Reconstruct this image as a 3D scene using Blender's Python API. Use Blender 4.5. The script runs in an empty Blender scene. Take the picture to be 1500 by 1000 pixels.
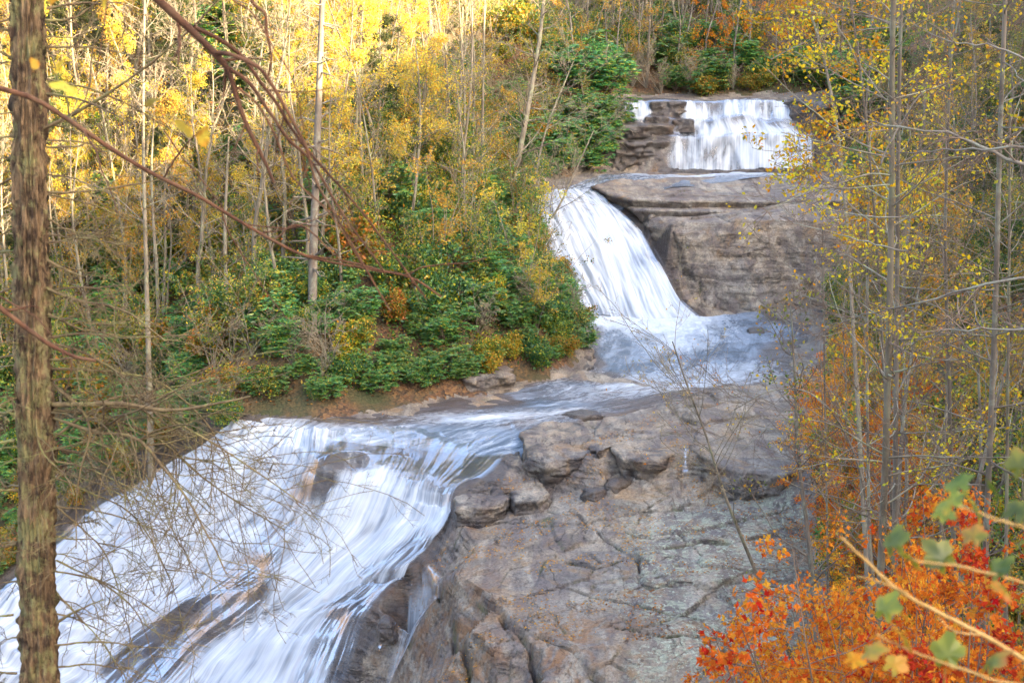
import bpy, math, random
import numpy as np
from mathutils import Vector, Matrix, Euler
from mathutils.geometry import delaunay_2d_cdt

# ------------------------------------------------------------------ camera, world, sun, exposure
W0, H0, FPX = 1500.0, 1000.0, 1500.0 * 50 / 36
PITCH = math.radians(12.0)
CAMZ = 18.0
scn = bpy.context.scene
cam_d = bpy.data.cameras.new('camera')
cam_d.lens = 50; cam_d.sensor_width = 36; cam_d.clip_end = 3000; cam_d.clip_start = 0.05
cam_d.dof.use_dof = True; cam_d.dof.focus_distance = 62; cam_d.dof.aperture_fstop = 8
cam = bpy.data.objects.new('camera', cam_d)
cam.location = (0, 0, CAMZ); cam.rotation_euler = (math.radians(90) - PITCH, 0, 0)
scn.collection.objects.link(cam); scn.camera = cam

SUN_EL = math.radians(21.0)
SUN_AZ = math.radians(-33.0)          # angle from +X; negative is behind the camera
S_DIR = Vector((math.cos(SUN_EL) * math.cos(SUN_AZ), math.cos(SUN_EL) * math.sin(SUN_AZ), math.sin(SUN_EL)))
world = bpy.data.worlds.new('World'); scn.world = world; world.use_nodes = True
wn = world.node_tree.nodes; wl = world.node_tree.links
bg = wn.get('Background') or wn.new('ShaderNodeBackground')
out = wn.get('World Output') or wn.new('ShaderNodeOutputWorld')
sky = wn.new('ShaderNodeTexSky'); sky.sky_type = 'NISHITA'; sky.sun_disc = False
sky.sun_elevation = SUN_EL; sky.sun_rotation = math.pi / 2 - SUN_AZ
sky.air_density = 1.0; sky.dust_density = 5.0; sky.ozone_density = 0.6
wl.new(sky.outputs[0], bg.inputs[0]); wl.new(bg.outputs[0], out.inputs[0])
bg.inputs[1].default_value = 0.15
sun_d = bpy.data.lights.new('sun', 'SUN'); sun_d.energy = 4.6; sun_d.angle = math.radians(0.5)
sun_d.color = (1.0, 0.78, 0.48)
sun = bpy.data.objects.new('sun', sun_d); sun.rotation_euler = S_DIR.to_track_quat('Z', 'Y').to_euler()
scn.collection.objects.link(sun)
scn.view_settings.view_transform = 'Standard'; scn.view_settings.look = 'None'
scn.view_settings.exposure = 2.92; scn.view_settings.gamma = 1
scn.view_settings.use_curve_mapping = False
scn.render.engine = 'CYCLES'
scn.cycles.max_bounces = 6; scn.cycles.diffuse_bounces = 3; scn.cycles.glossy_bounces = 2
scn.cycles.transparent_max_bounces = 12; scn.cycles.transmission_bounces = 3
scn.cycles.use_denoising = True

rng = np.random.default_rng(7)
COL = scn.collection

# ------------------------------------------------------------------ projection helpers
CP, SP = math.cos(PITCH), math.sin(PITCH)
def ray(px, py):
    a = (np.asarray(px, float) - 750) / FPX; b = -(np.asarray(py, float) - 500) / FPX
    return np.stack([a, CP + b * SP, -SP + b * CP], -1)
def at_z(px, py, z):
    d = ray(px, py); t = (z - CAMZ) / d[..., 2]
    return np.stack([d[..., 0] * t, d[..., 1] * t, np.zeros_like(t) + z], -1)
def at_d(px, py, D):
    d = ray(px, py); t = D / d[..., 1]
    p = d * t[..., None] if np.ndim(t) else d * t
    p = p.copy(); p[..., 2] += CAMZ
    return p
def project(p):
    p = np.asarray(p, float)
    x = p[..., 0]; y = p[..., 1]; z = p[..., 2] - CAMZ
    f = y * CP - z * SP; u = y * SP + z * CP
    f = np.where(f < 0.01, 0.01, f)
    return 750 + FPX * x / f, 500 - FPX * u / f, f
def P(t):                      # (px,py,z) or (px,py,None,D) -> world
    return at_z(t[0], t[1], t[2]) if len(t) == 3 else at_d(t[0], t[1], t[3])

# ------------------------------------------------------------------ noise
_perm = np.random.default_rng(3).permutation(4096).astype(np.int64)
_perm = np.concatenate([_perm, _perm])
def _h(ix, iy, iz):
    return _perm[(_perm[(_perm[ix & 4095] + iy) & 4095] + iz) & 4095] / 4095.0
def vnoise(x, y, z=None):
    x = np.asarray(x, float); y = np.asarray(y, float)
    z = np.zeros_like(x) if z is None else np.asarray(z, float) + np.zeros_like(x)
    ix = np.floor(x).astype(np.int64); iy = np.floor(y).astype(np.int64); iz = np.floor(z).astype(np.int64)
    fx = x - ix; fy = y - iy; fz = z - iz
    fx = fx * fx * (3 - 2 * fx); fy = fy * fy * (3 - 2 * fy); fz = fz * fz * (3 - 2 * fz)
    r = 0
    for dz in (0, 1):
        wz = fz if dz else 1 - fz
        for dy in (0, 1):
            wy = fy if dy else 1 - fy
            for dx in (0, 1):
                wx = fx if dx else 1 - fx
                r = r + wx * wy * wz * _h(ix + dx, iy + dy, iz + dz)
    return r * 2 - 1
def fbm(x, y, z=None, o=4, g=0.5):
    a = 1.0; s = 0; k = 1.0
    for i in range(o):
        s = s + a * vnoise(np.asarray(x) * k + 17.3 * i, np.asarray(y) * k - 9.1 * i, None if z is None else np.asarray(z) * k + 5 * i)
        a *= g; k *= 2.03
    return s
def worley(x, y, seed=0):
    ix = np.floor(x).astype(np.int64); iy = np.floor(y).astype(np.int64); f1 = np.full(x.shape, 9.); f2 = np.full(x.shape, 9.); h = np.zeros(x.shape); dx1 = np.zeros(x.shape); dy1 = np.zeros(x.shape)
    for a in (-1, 0, 1):
        for b in (-1, 0, 1):
            hx = _h(ix + a, iy + b, seed); hy = _h(ix + a + 71, iy + b + 13, seed + 5); dx = ix + a + hx - x; dy = iy + b + hy - y; d = np.hypot(dx, dy)
            m = d < f1; f2 = np.where(m, f1, np.minimum(f2, d)); h = np.where(m, _h(ix + a + 31, iy + b + 7, seed + 9), h); dx1 = np.where(m, dx, dx1); dy1 = np.where(m, dy, dy1); f1 = np.where(m, d, f1)
    return h, f2 - f1, dx1, dy1
def sstep(a, b, x):
    t = np.clip((x - a) / (b - a), 0, 1); return t * t * (3 - 2 * t)

# ------------------------------------------------------------------ mesh + object helpers
def mesh(name, V, F, mat=None, attrs=None, uv=None, smooth=True):
    V = np.asarray(V, np.float32).reshape(-1, 3); F = np.asarray(F, np.int32)
    k = F.shape[1]; me = bpy.data.meshes.new(name)
    me.vertices.add(len(V)); me.vertices.foreach_set('co', V.ravel())
    me.loops.add(F.size); me.loops.foreach_set('vertex_index', F.ravel())
    me.polygons.add(len(F))
    me.polygons.foreach_set('loop_start', np.arange(0, F.size, k, dtype=np.int32))
    me.polygons.foreach_set('loop_total', np.full(len(F), k, np.int32))
    me.polygons.foreach_set('use_smooth', np.full(len(F), bool(smooth)))
    for n, a in (attrs or {}).items():
        a = np.asarray(a, np.float32)
        at = me.attributes.new(n, 'FLOAT', 'POINT'); at.data.foreach_set('value', a.ravel())
    if uv is not None:
        l = me.uv_layers.new(name='flow'); l.data.foreach_set('uv', np.asarray(uv, np.float32)[F.ravel()].ravel())
    me.update(calc_edges=True)
    if mat: me.materials.append(mat)
    return me
def link(name, me, parent=None, loc=None, rot=None, scale=None):
    o = bpy.data.objects.new(name, me); COL.objects.link(o)
    if parent: o.parent = parent
    if loc is not None: o.location = loc
    if rot is not None: o.rotation_euler = rot
    if scale is not None: o.scale = scale if hasattr(scale, '__len__') else (scale,) * 3
    return o
def tag(o, label=None, cat=None, group=None, kind=None):
    if label: o['label'] = label
    if cat: o['category'] = cat
    if group: o['group'] = group
    if kind: o['kind'] = kind
    return o
def copy_tree(o):
    c = o.copy(); COL.objects.link(c)
    for ch in o.children:
        d = ch.copy(); COL.objects.link(d); d.parent = c
    return c
def join(parts):
    V = []; F = []; n = 0; A = []
    for p in parts:
        V.append(p[0].reshape(-1, 3)); F.append(p[1] + n); n += len(V[-1])
        A.append(p[2] if len(p) > 2 else np.zeros(len(V[-1])))
    return np.concatenate(V), np.concatenate(F), np.concatenate(A)

# ------------------------------------------------------------------ material helpers
def new_mat(name):
    m = bpy.data.materials.new(name); m.use_nodes = True
    nt = m.node_tree; nt.nodes.clear()
    o = nt.nodes.new('ShaderNodeOutputMaterial'); return m, nt, o
class NT:
    def __init__(s, nt): s.nt = nt
    def n(s, t, **k):
        x = s.nt.nodes.new('ShaderNode' + t)
        for a, b in k.items(): setattr(x, a, b)
        return x
    def l(s, a, b): s.nt.links.new(a, b)
    def math(s, op, a, b=None, c=None, clamp=False):
        x = s.n('Math', operation=op); x.use_clamp = clamp
        for i, v in enumerate((a, b, c)):
            if v is None: continue
            if hasattr(v, 'is_linked') or hasattr(v, 'links'): s.l(v, x.inputs[i])
            else: x.inputs[i].default_value = v
        return x.outputs[0]
    def mix(s, f, a, b, blend='MIX'):
        x = s.n('Mix', data_type='RGBA', blend_type=blend)
        for sock, v in ((x.inputs[0], f), (x.inputs[6], a), (x.inputs[7], b)):
            if hasattr(v, 'links'): s.l(v, sock)
            elif isinstance(v, tuple): sock.default_value = (*v, 1) if len(v) == 3 else v
            else: sock.default_value = v
        return x.outputs[2]
    def noise(s, vec, scale, detail=4, rough=0.55, dist=0):
        x = s.n('TexNoise'); x.inputs['Scale'].default_value = scale; x.inputs['Detail'].default_value = detail
        x.inputs['Roughness'].default_value = rough; x.inputs['Distortion'].default_value = dist
        if vec is not None: s.l(vec, x.inputs['Vector'])
        return x.outputs[0]
    def map(s, vec, scale=(1, 1, 1), rot=(0, 0, 0), loc=(0, 0, 0)):
        x = s.n('Mapping'); x.inputs['Scale'].default_value = scale; x.inputs['Rotation'].default_value = rot
        x.inputs['Location'].default_value = loc
        s.l(vec, x.inputs['Vector']); return x.outputs[0]
    def ramp(s, f, stops, interp='LINEAR'):
        x = s.n('ValToRGB'); r = x.color_ramp; r.interpolation = interp
        while len(r.elements) < len(stops): r.elements.new(0.5)
        for e, (p, c) in zip(r.elements, stops):
            e.position = p; e.color = (*c, 1) if hasattr(c, '__len__') else (c, c, c, 1)
        s.l(f, x.inputs[0]); return x.outputs[0]
    def attr(s, name):
        x = s.n('Attribute'); x.attribute_name = name; return x.outputs['Fac']
    def coord(s, which='Object'):
        return s.n('TexCoord').outputs[which]
    def bump(s, h, strength, dist, nrm=None):
        x = s.n('Bump'); x.inputs['Strength'].default_value = strength; x.inputs['Distance'].default_value = dist
        s.l(h, x.inputs['Height'])
        if nrm is not None: s.l(nrm, x.inputs['Normal'])
        return x.outputs[0]

def rock_material():
    m, nt, o = new_mat('river_rock'); g = NT(nt)
    pos = g.n('NewGeometry').outputs['Position']
    big = g.noise(pos, 0.16, 5, 0.6, 0.6)
    mid = g.noise(g.map(pos, (1, 1, 2.6)), 0.9, 6, 0.62, 0.4)
    fine = g.noise(pos, 9, 6, 0.7)
    grit = g.noise(pos, 34, 3, 0.7)
    strata = g.noise(g.map(pos, (0.30, 0.30, 3.2), (0.06, 0.10, 0)), 1.0, 8, 0.68, 0.9)
    base = g.ramp(big, [(0.34, (0.085, 0.058, 0.042)), (0.42, (0.16, 0.122, 0.088)), (0.49, (0.33, 0.25, 0.17)), (0.55, (0.145, 0.12, 0.108)), (0.66, (0.36, 0.31, 0.24))])
    c = g.mix(g.ramp(mid, [(0.35, 0.0), (0.65, 1.0)]), base, (0.32, 0.295, 0.245), 'MIX')
    c = g.mix(0.45, base, c)
    # streaks across the bed, combed down the slope
    streak = g.noise(g.map(pos, (1.3, 0.22, 1.0), (0, 0, 0.35)), 1.1, 6, 0.65, 0.3)
    c = g.mix(g.math('MULTIPLY', g.ramp(streak, [(0.48, 0.0), (0.60, 1.0)]), 0.65), c, (0.13, 0.10, 0.10))
    c = g.mix(g.math('MULTIPLY', g.ramp(streak, [(0.36, 1.0), (0.46, 0.0)]), 0.5), c, (0.42, 0.37, 0.31))
    c = g.mix(g.math('MULTIPLY', g.ramp(strata, [(0.50, 0.0), (0.58, 1.0)]), 0.35), c, (0.09, 0.07, 0.065))
    ln1 = g.math('SUBTRACT', 1.0, g.math('MULTIPLY', g.math('ABSOLUTE', g.math('SUBTRACT', strata, 0.5)), 42.0), clamp=True)
    jn = g.noise(g.map(pos, (0.9, 0.35, 2.0), (0, 0, 0.9)), 0.55, 7, 0.6, 1.2)
    ln2 = g.math('SUBTRACT', 1.0, g.math('MULTIPLY', g.math('ABSOLUTE', g.math('SUBTRACT', jn, 0.48)), 60.0), clamp=True)
    sep = g.n('SeparateXYZ'); g.l(g.n('NewGeometry').outputs['True Normal'], sep.inputs[0])
    steep = g.ramp(sep.outputs[2], [(0.55, 1.0), (0.85, 0.0)])
    lines = g.math('MAXIMUM', g.math('MULTIPLY', ln1, steep), g.math('MULTIPLY', ln2, 0.8))
    brk = g.ramp(g.noise(pos, 0.8, 3, 0.6), [(0.45, 0.0), (0.6, 1.0)])
    lines = g.math('MULTIPLY', lines, brk)
    c = g.mix(g.math('MULTIPLY', lines, 0.75), c, (0.05, 0.035, 0.03))
    # ochre seep stain
    och = g.ramp(g.noise(g.map(pos, (1, 1, 0.5)), 0.45, 5, 0.7, 1.0), [(0.56, 0.0), (0.66, 1.0)])
    c = g.mix(g.math('MULTIPLY', och, 0.55), c, (0.30, 0.17, 0.065))
    c = g.mix(g.math('MULTIPLY', g.attr('stain'), g.ramp(g.noise(pos, 1.1, 6, 0.7, 1.0), [(0.44, 0.0), (0.58, 0.85)])), c, (0.25, 0.12, 0.045))
    # pale green lichen blotches
    lich = g.attr('lichen')
    ln = g.noise(pos, 1.7, 8, 0.78, 0.5)
    lm = g.math('MULTIPLY', lich, g.ramp(ln, [(0.50, 0.0), (0.56, 1.0)]), clamp=True)
    c = g.mix(g.math('MULTIPLY', lm, 0.8), c, (0.33, 0.35, 0.25))
    lm2 = g.math('MULTIPLY', lich, g.ramp(g.noise(pos, 5.5, 4, 0.7), [(0.57, 0.0), (0.61, 1.0)]), clamp=True)
    c = g.mix(g.math('MULTIPLY', lm2, 0.75), c, (0.47, 0.50, 0.38))
    # moss in low cracks
    moss = g.math('MULTIPLY', g.attr('crack'), g.ramp(g.noise(pos, 1.2, 3), [(0.5, 0.0), (0.62, 1.0)]))
    c = g.mix(g.math('MULTIPLY', g.attr('crack'), 0.7), c, (0.05, 0.035, 0.03))
    c = g.mix(g.math('MULTIPLY', moss, 0.7), c, (0.10, 0.11, 0.02))
    c = g.mix(g.math('MULTIPLY', g.ramp(fine, [(0.3, 1.0), (0.5, 0.0)]), 0.4), c, (0.08, 0.07, 0.065))
    c = g.mix(1.0, c, g.ramp(g.math('ADD', g.math('MULTIPLY', fine, 0.6), g.math('MULTIPLY', grit, 0.4)), [(0.36, (0.55, 0.53, 0.52)), (0.5, (0.92, 0.91, 0.90)), (0.64, (1.18, 1.16, 1.12))]), 'MULTIPLY')
    wet = g.math('ADD', g.attr('wet'), g.math('MULTIPLY', g.math('SUBTRACT', g.noise(pos, 0.7, 5, 0.65, 0.6), 0.5), 1.6))
    wet = g.math('MULTIPLY', g.ramp(wet, [(0.22, 0.0), (0.40, 1.0)]), g.ramp(g.attr('wet'), [(0.0, 0.0), (0.08, 1.0)]))
    c = g.mix(g.math('MULTIPLY', wet, 0.88), c, g.mix(0.78, c, (0.028, 0.020, 0.020), 'MIX'))
    b = g.n('BsdfPrincipled'); g.l(c, b.inputs['Base Color'])
    r = g.math('SUBTRACT', 0.78, g.math('MULTIPLY', wet, 0.45))
    r = g.math('ADD', r, g.math('MULTIPLY', g.math('SUBTRACT', mid, 0.5), 0.3), clamp=True)
    g.l(r, b.inputs['Roughness']); b.inputs['Specular IOR Level'].default_value = 0.5
    n0 = g.bump(g.math('MULTIPLY', lines, -1.0), 0.8, 0.08)
    n1 = g.bump(g.math('MULTIPLY', strata, steep), 0.6, 0.2, n0)
    n2 = g.bump(mid, 0.5, 0.16, n1)
    n3 = g.bump(fine, 0.8, 0.06, n2)
    g.l(n3, b.inputs['Normal']); g.l(b.outputs[0], o.inputs[0]); return m

def soil_material():
    m, nt, o = new_mat('leaf_litter_soil'); g = NT(nt)
    pos = g.n('NewGeometry').outputs['Position']
    v = g.n('TexVoronoi'); v.inputs['Scale'].default_value = 7; g.l(pos, v.inputs['Vector'])
    leafy = g.ramp(v.outputs['Color'], [(0.2, (0.05, 0.03, 0.018)), (0.45, (0.16, 0.075, 0.03)), (0.6, (0.09, 0.05, 0.03)), (0.75, (0.22, 0.11, 0.04)), (0.9, (0.10, 0.07, 0.04))])
    big = g.noise(pos, 0.25, 5, 0.6)
    c = g.mix(g.ramp(big, [(0.4, 0.0), (0.65, 1.0)]), leafy, (0.05, 0.055, 0.02))
    b = g.n('BsdfPrincipled'); g.l(c, b.inputs['Base Color']); b.inputs['Roughness'].default_value = 0.9
    g.l(g.bump(v.outputs['Distance'], 0.8, 0.08), b.inputs['Normal']); g.l(b.outputs[0], o.inputs[0]); return m

def leaf_material(name, stops, trans=0.45, gloss=0.0, hue=0.04, val=0.35):
    m, nt, o = new_mat(name); g = NT(nt)
    c = g.ramp(g.attr('tint'), stops)
    info = g.n('ObjectInfo').outputs['Random']
    h = g.n('HueSaturation'); g.l(c, h.inputs['Color'])
    g.l(g.math('ADD', g.math('MULTIPLY', g.math('SUBTRACT', info, 0.5), hue), 0.5), h.inputs['Hue'])
    g.l(g.math('ADD', g.math('MULTIPLY', g.math('SUBTRACT', info, 0.5), val), 1.0), h.inputs['Value'])
    c = h.outputs[0]
    d = g.n('BsdfDiffuse'); t = g.n('BsdfTranslucent'); g.l(c, d.inputs[0]); g.l(c, t.inputs[0])
    mx = g.n('MixShader'); mx.inputs[0].default_value = trans; g.l(d.outputs[0], mx.inputs[1]); g.l(t.outputs[0], mx.inputs[2])
    s = mx.outputs[0]
    if gloss:
        gl = g.n('BsdfGlossy'); gl.inputs['Roughness'].default_value = 0.42; gl.inputs[0].default_value = (0.9, 0.95, 1, 1)
        m2 = g.n('MixShader'); m2.inputs[0].default_value = gloss; g.l(s, m2.inputs[1]); g.l(gl.outputs[0], m2.inputs[2]); s = m2.outputs[0]
    g.l(s, o.inputs[0]); return m

def bark_material(name, a, b_, lichen=None, scale=6.0, bump=0.02, rough=0.9, amt=0.5, zs=0.22):
    m, nt, o = new_mat(name); g = NT(nt)
    co = g.coord('Object')
    n1 = g.noise(g.map(co, (1, 1, zs)), scale, 6, 0.65, 0.4)
    c = g.mix(g.ramp(n1, [(0.38, 0.0), (0.62, 1.0)]), a, b_)
    if lichen:
        n2 = g.noise(co, scale * 0.35, 6, 0.75, 0.3)
        c = g.mix(g.math('MULTIPLY', g.ramp(n2, [(0.5, 0.0), (0.6, 1.0)]), amt), c, lichen)
    info = g.n('ObjectInfo').outputs['Random']
    c = g.mix(g.math('MULTIPLY', info, 0.45), c, (a[0] * 0.7, a[1] * 0.7, a[2] * 0.7))
    p = g.n('BsdfPrincipled'); g.l(c, p.inputs['Base Color']); p.inputs['Roughness'].default_value = rough
    g.l(g.bump(n1, 0.8, bump), p.inputs['Normal']); g.l(p.outputs[0], o.inputs[0]); return m

def white_water_material(name, su=1.9, sv=0.20, gap=1.0):
    m, nt, o = new_mat(name); g = NT(nt)
    uv = g.n('UVMap'); uv.uv_map = 'flow'; uv = uv.outputs[0]
    n1 = g.noise(g.map(uv, (su, sv, 1)), 1.0, 4, 0.52, 0.15)
    n2 = g.noise(g.map(uv, (su * 0.28, sv * 0.9, 1), (0, 0, 0), (3.1, 7.7, 0)), 1.0, 4, 0.6, 0.4)
    n3 = g.noise(g.map(uv, (su * 3.2, sv * 0.6, 1)), 1.0, 3, 0.6)
    n = g.math('ADD', g.math('ADD', g.math('MULTIPLY', n1, 0.40), g.math('MULTIPLY', n2, 0.50)), g.math('MULTIPLY', n3, 0.10))
    dens = g.attr('dens')
    a = g.math('ADD', g.math('MULTIPLY', g.math('SUBTRACT', n, 0.5), 5.0 * gap), g.math('MULTIPLY', g.math('SUBTRACT', dens, 0.58), 4.2))
    fac = g.n('MapRange'); fac.interpolation_type = 'SMOOTHSTEP'
    fac.inputs[1].default_value = -0.75; fac.inputs[2].default_value = 1.25; g.l(a, fac.inputs[0])
    fade = g.ramp(dens, [(0.0, 0.0), (0.22, 1.0)])
    f = g.math('MULTIPLY', fac.outputs[0], fade)
    f = g.math('MULTIPLY', f, 0.97)
    col = g.mix(g.ramp(g.math('ADD', g.math('MULTIPLY', n1, 0.5), g.math('MULTIPLY', n3, 0.5)), [(0.36, 0.0), (0.60, 1.0)]), (0.30, 0.345, 0.42), (0.58, 0.60, 0.63))
    nrm = g.bump(n, 0.38, 0.15)
    p = g.n('BsdfPrincipled'); g.l(col, p.inputs['Base Color']); p.inputs['Roughness'].default_value = 0.55
    p.inputs['Specular IOR Level'].default_value = 0.3
    g.l(nrm, p.inputs['Normal'])
    film = g.n('BsdfGlossy'); film.inputs['Roughness'].default_value = 0.25; g.l(nrm, film.inputs['Normal'])
    film.inputs[0].default_value = (0.7, 0.72, 0.78, 1)
    tr = g.n('BsdfTransparent'); tr.inputs[0].default_value = (1, 1, 1, 1)
    fr = g.n('Fresnel'); fr.inputs[0].default_value = 1.33; g.l(nrm, fr.inputs['Normal'])
    thin = g.n('MixShader'); g.l(g.math('MULTIPLY', g.math('MULTIPLY', fr.outputs[0], 0.55), fade, clamp=True), thin.inputs[0])
    g.l(tr.outputs[0], thin.inputs[1]); g.l(film.outputs[0], thin.inputs[2])
    mx = g.n('MixShader'); g.l(f, mx.inputs[0]); g.l(thin.outputs[0], mx.inputs[1]); g.l(p.outputs[0], mx.inputs[2])
    g.l(mx.outputs[0], o.inputs[0]); return m

def pool_material():
    m, nt, o = new_mat('pool_water'); g = NT(nt)
    uv = g.n('UVMap'); uv.uv_map = 'flow'; uv = uv.outputs[0]
    n1 = g.noise(g.map(uv, (2.2, 1.1, 1)), 1.0, 6, 0.66, 0.8)
    n2 = g.noise(g.map(uv, (1.1, 0.22, 1)), 1.0, 5, 0.6, 0.8)
    n3 = g.noise(g.map(uv, (6.0, 2.6, 1)), 1.0, 4, 0.6, 0.5)
    n = g.math('ADD', g.math('MULTIPLY', n1, 0.5), g.math('ADD', g.math('MULTIPLY', n2, 0.2), g.math('MULTIPLY', n3, 0.3)))
    foam = g.attr('dens')
    a = g.math('ADD', g.math('MULTIPLY', g.math('SUBTRACT', n, 0.5), 4.2), g.math('MULTIPLY', g.math('SUBTRACT', foam, 0.62), 2.6))
    f = g.n('MapRange'); f.interpolation_type = 'SMOOTHSTEP'; f.inputs[1].default_value = -0.6; f.inputs[2].default_value = 1.3; g.l(a, f.inputs[0])
    f = f.outputs[0]
    sky_and_bed = g.mix(g.ramp(n2, [(0.4, 0.0), (0.62, 1.0)]), (0.09, 0.12, 0.16), (0.24, 0.29, 0.365))  # blue-grey of mirrored sky painted into the pool's base colour
    sky_and_bed = g.mix(g.attr('shallow'), sky_and_bed, (0.085, 0.055, 0.035))
    col = g.mix(f, sky_and_bed, (0.60, 0.64, 0.70))
    nrm = g.bump(n, 0.9, 0.22)
    p = g.n('BsdfPrincipled'); g.l(col, p.inputs['Base Color']); g.l(nrm, p.inputs['Normal'])
    g.l(g.math('ADD', g.math('MULTIPLY', f, 0.4), 0.22), p.inputs['Roughness']); p.inputs['IOR'].default_value = 1.33
    p.inputs['Specular IOR Level'].default_value = 0.5
    g.l(p.outputs[0], o.inputs[0]); return m

M = {}
M['rock'] = rock_material(); M['soil'] = soil_material()
M['fall'] = white_water_material('white_water'); M['veil'] = white_water_material('veil_water', 1.7, 0.30, 1.0)
M['pool'] = pool_material()
M['bark_pale'] = bark_material('pale_bark', (0.14, 0.112, 0.08), (0.29, 0.24, 0.175), (0.34, 0.38, 0.22), 3.0)
M['bark_grey'] = bark_material('grey_bark', (0.12, 0.095, 0.075), (0.245, 0.20, 0.155), (0.36, 0.40, 0.30), 3.0)
M['twig_pale'] = bark_material('pale_twig', (0.24, 0.19, 0.125), (0.38, 0.31, 0.21), None, 2.0, 0.005)
M['twig_brown'] = bark_material('brown_twig', (0.13, 0.085, 0.06), (0.24, 0.17, 0.12), None, 2.0, 0.005)
M['bark_fore'] = bark_material('hemlock_bark', (0.045, 0.024, 0.013), (0.30, 0.19, 0.10), (0.32, 0.30, 0.12), 22.0, 0.04, amt=0.7, zs=0.42)
M['twig_fore'] = bark_material('hemlock_twig', (0.11, 0.07, 0.035), (0.24, 0.17, 0.08), (0.30, 0.30, 0.09), 14.0, 0.006, amt=0.6)
M['limb_red'] = bark_material('red_brown_limb', (0.06, 0.02, 0.008), (0.17, 0.07, 0.03), (0.20, 0.13, 0.07), 16.0, 0.006, amt=0.35)
M['rhodo'] = leaf_material('rhododendron_leaf', [(0, (0.035, 0.11, 0.045)), (0.4, (0.07, 0.22, 0.06)), (0.7, (0.16, 0.33, 0.05)), (0.88, (0.28, 0.32, 0.03)), (1, (0.5, 0.36, 0.02))], 0.35, 0.05)
M['greenmix'] = leaf_material('mixed_green_leaf', [(0, (0.03, 0.09, 0.03)), (0.35, (0.10, 0.19, 0.03)), (0.6, (0.22, 0.26, 0.03)), (0.8, (0.48, 0.38, 0.02)), (1, (0.55, 0.24, 0.02))], 0.4, 0.03, 0.06)
M['yellow'] = leaf_material('yellow_leaf', [(0, (0.30, 0.31, 0.08)), (0.35, (0.56, 0.45, 0.09)), (0.75, (0.68, 0.46, 0.06)), (1, (0.68, 0.30, 0.04))], 0.45, 0.0)
M['gold'] = leaf_material('gold_leaf', [(0, (0.26, 0.28, 0.05)), (0.35, (0.54, 0.44, 0.04)), (0.75, (0.70, 0.42, 0.02)), (1, (0.66, 0.26, 0.015))], 0.45, 0.0)
M['orange'] = leaf_material('orange_leaf', [(0, (0.66, 0.40, 0.04)), (0.3, (0.74, 0.30, 0.03)), (0.8, (0.66, 0.18, 0.02)), (1, (0.48, 0.06, 0.015))], 0.45, 0.0)
M['red'] = leaf_material('red_leaf', [(0, (0.66, 0.20, 0.02)), (0.5, (0.54, 0.08, 0.02)), (1, (0.34, 0.03, 0.02))], 0.4, 0.0)
M['hemlock'] = leaf_material('hemlock_needle', [(0, (0.025, 0.05, 0.018)), (0.6, (0.07, 0.10, 0.03)), (1, (0.16, 0.17, 0.05))], 0.3, 0.02)
M['litter'] = leaf_material('fallen_leaf', [(0, (0.10, 0.045, 0.02)), (0.4, (0.22, 0.09, 0.03)), (0.7, (0.42, 0.16, 0.03)), (1, (0.5, 0.28, 0.06))], 0.2, 0.0)
M['olive'] = leaf_material('olive_leaf', [(0, (0.07, 0.11, 0.015)), (0.5, (0.26, 0.27, 0.025)), (0.75, (0.50, 0.30, 0.03)), (1, (0.62, 0.22, 0.02))], 0.45, 0.03)
M['stem_gold'] = bark_material('golden_stem', (0.40, 0.22, 0.06), (0.55, 0.34, 0.12), None, 20.0, 0.002)

# ------------------------------------------------------------------ the terrain: control points seen along the rays of the view, heights in metres
L = [  # flow lines of the lower falls: (px, py, z, water density)
 [(345,614,-.1,.7),(290,655,-1.8,.9),(205,700,-4.1,.9),(120,750,-6.2,.9),(55,812,-8.1,.9),(-10,870,-9.8,.85),(-60,930,-11.2,.8),(-120,1010,-13.2,.8)],
 [(400,620,-.2,.85),(350,670,-1.7,1.),(300,722,-3.4,1.),(235,785,-5.6,.95),(160,850,-8.0,.95),(100,900,-9.5,.95),(45,945,-10.7,.9),(-20,1000,-12.3,.9)],
 [(440,625,-.3,.8),(430,660,-1.0,1.),(405,715,-2.8,.95),(365,765,-4.4,.9),(310,820,-6.2,.85),(240,882,-8.1,.9),(150,945,-10.1,.95),(60,1010,-12.0,.95)],
 [(480,630,-.3,.62),(475,665,-.8,.6),(462,692,-1.4,.40),(440,770,-3.8,.56),(390,830,-5.6,.6),(310,885,-7.6,.22),(215,960,-10.0,.16),(150,1030,-11.7,.5)],
 [(540,625,-.2,.55),(545,660,-.8,.42),(530,695,-1.4,.66),(495,770,-3.5,.95),(445,830,-5.2,.85),(375,893,-7.1,.62),(295,955,-9.3,.58),(225,1030,-11.2,.7)],
 [(620,625,-.2,.48),(610,665,-.85,.45),(590,703,-1.4,.72),(565,768,-3.2,.9),(520,815,-4.6,.95),(450,870,-6.2,.9),(375,935,-8.2,.8),(300,1030,-10.7,.85)],
 [(700,625,-.2,.46),(655,685,-1.1,.44),(632,713,-1.4,.68),(620,766,-2.9,.82),(585,810,-4.0,.70),(525,862,-5.4,.66),(460,920,-7.2,.60),(400,1030,-9.8,.66)],
 [(770,635,-.25,.36),(715,690,-.75,.34),(672,716,-1.25,.60),(657,764,-2.45,.62),(632,802,-3.4,.30),(580,852,-4.7,.46),(535,912,-6.3,.46),(500,1030,-9.0,.5)],
]
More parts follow.
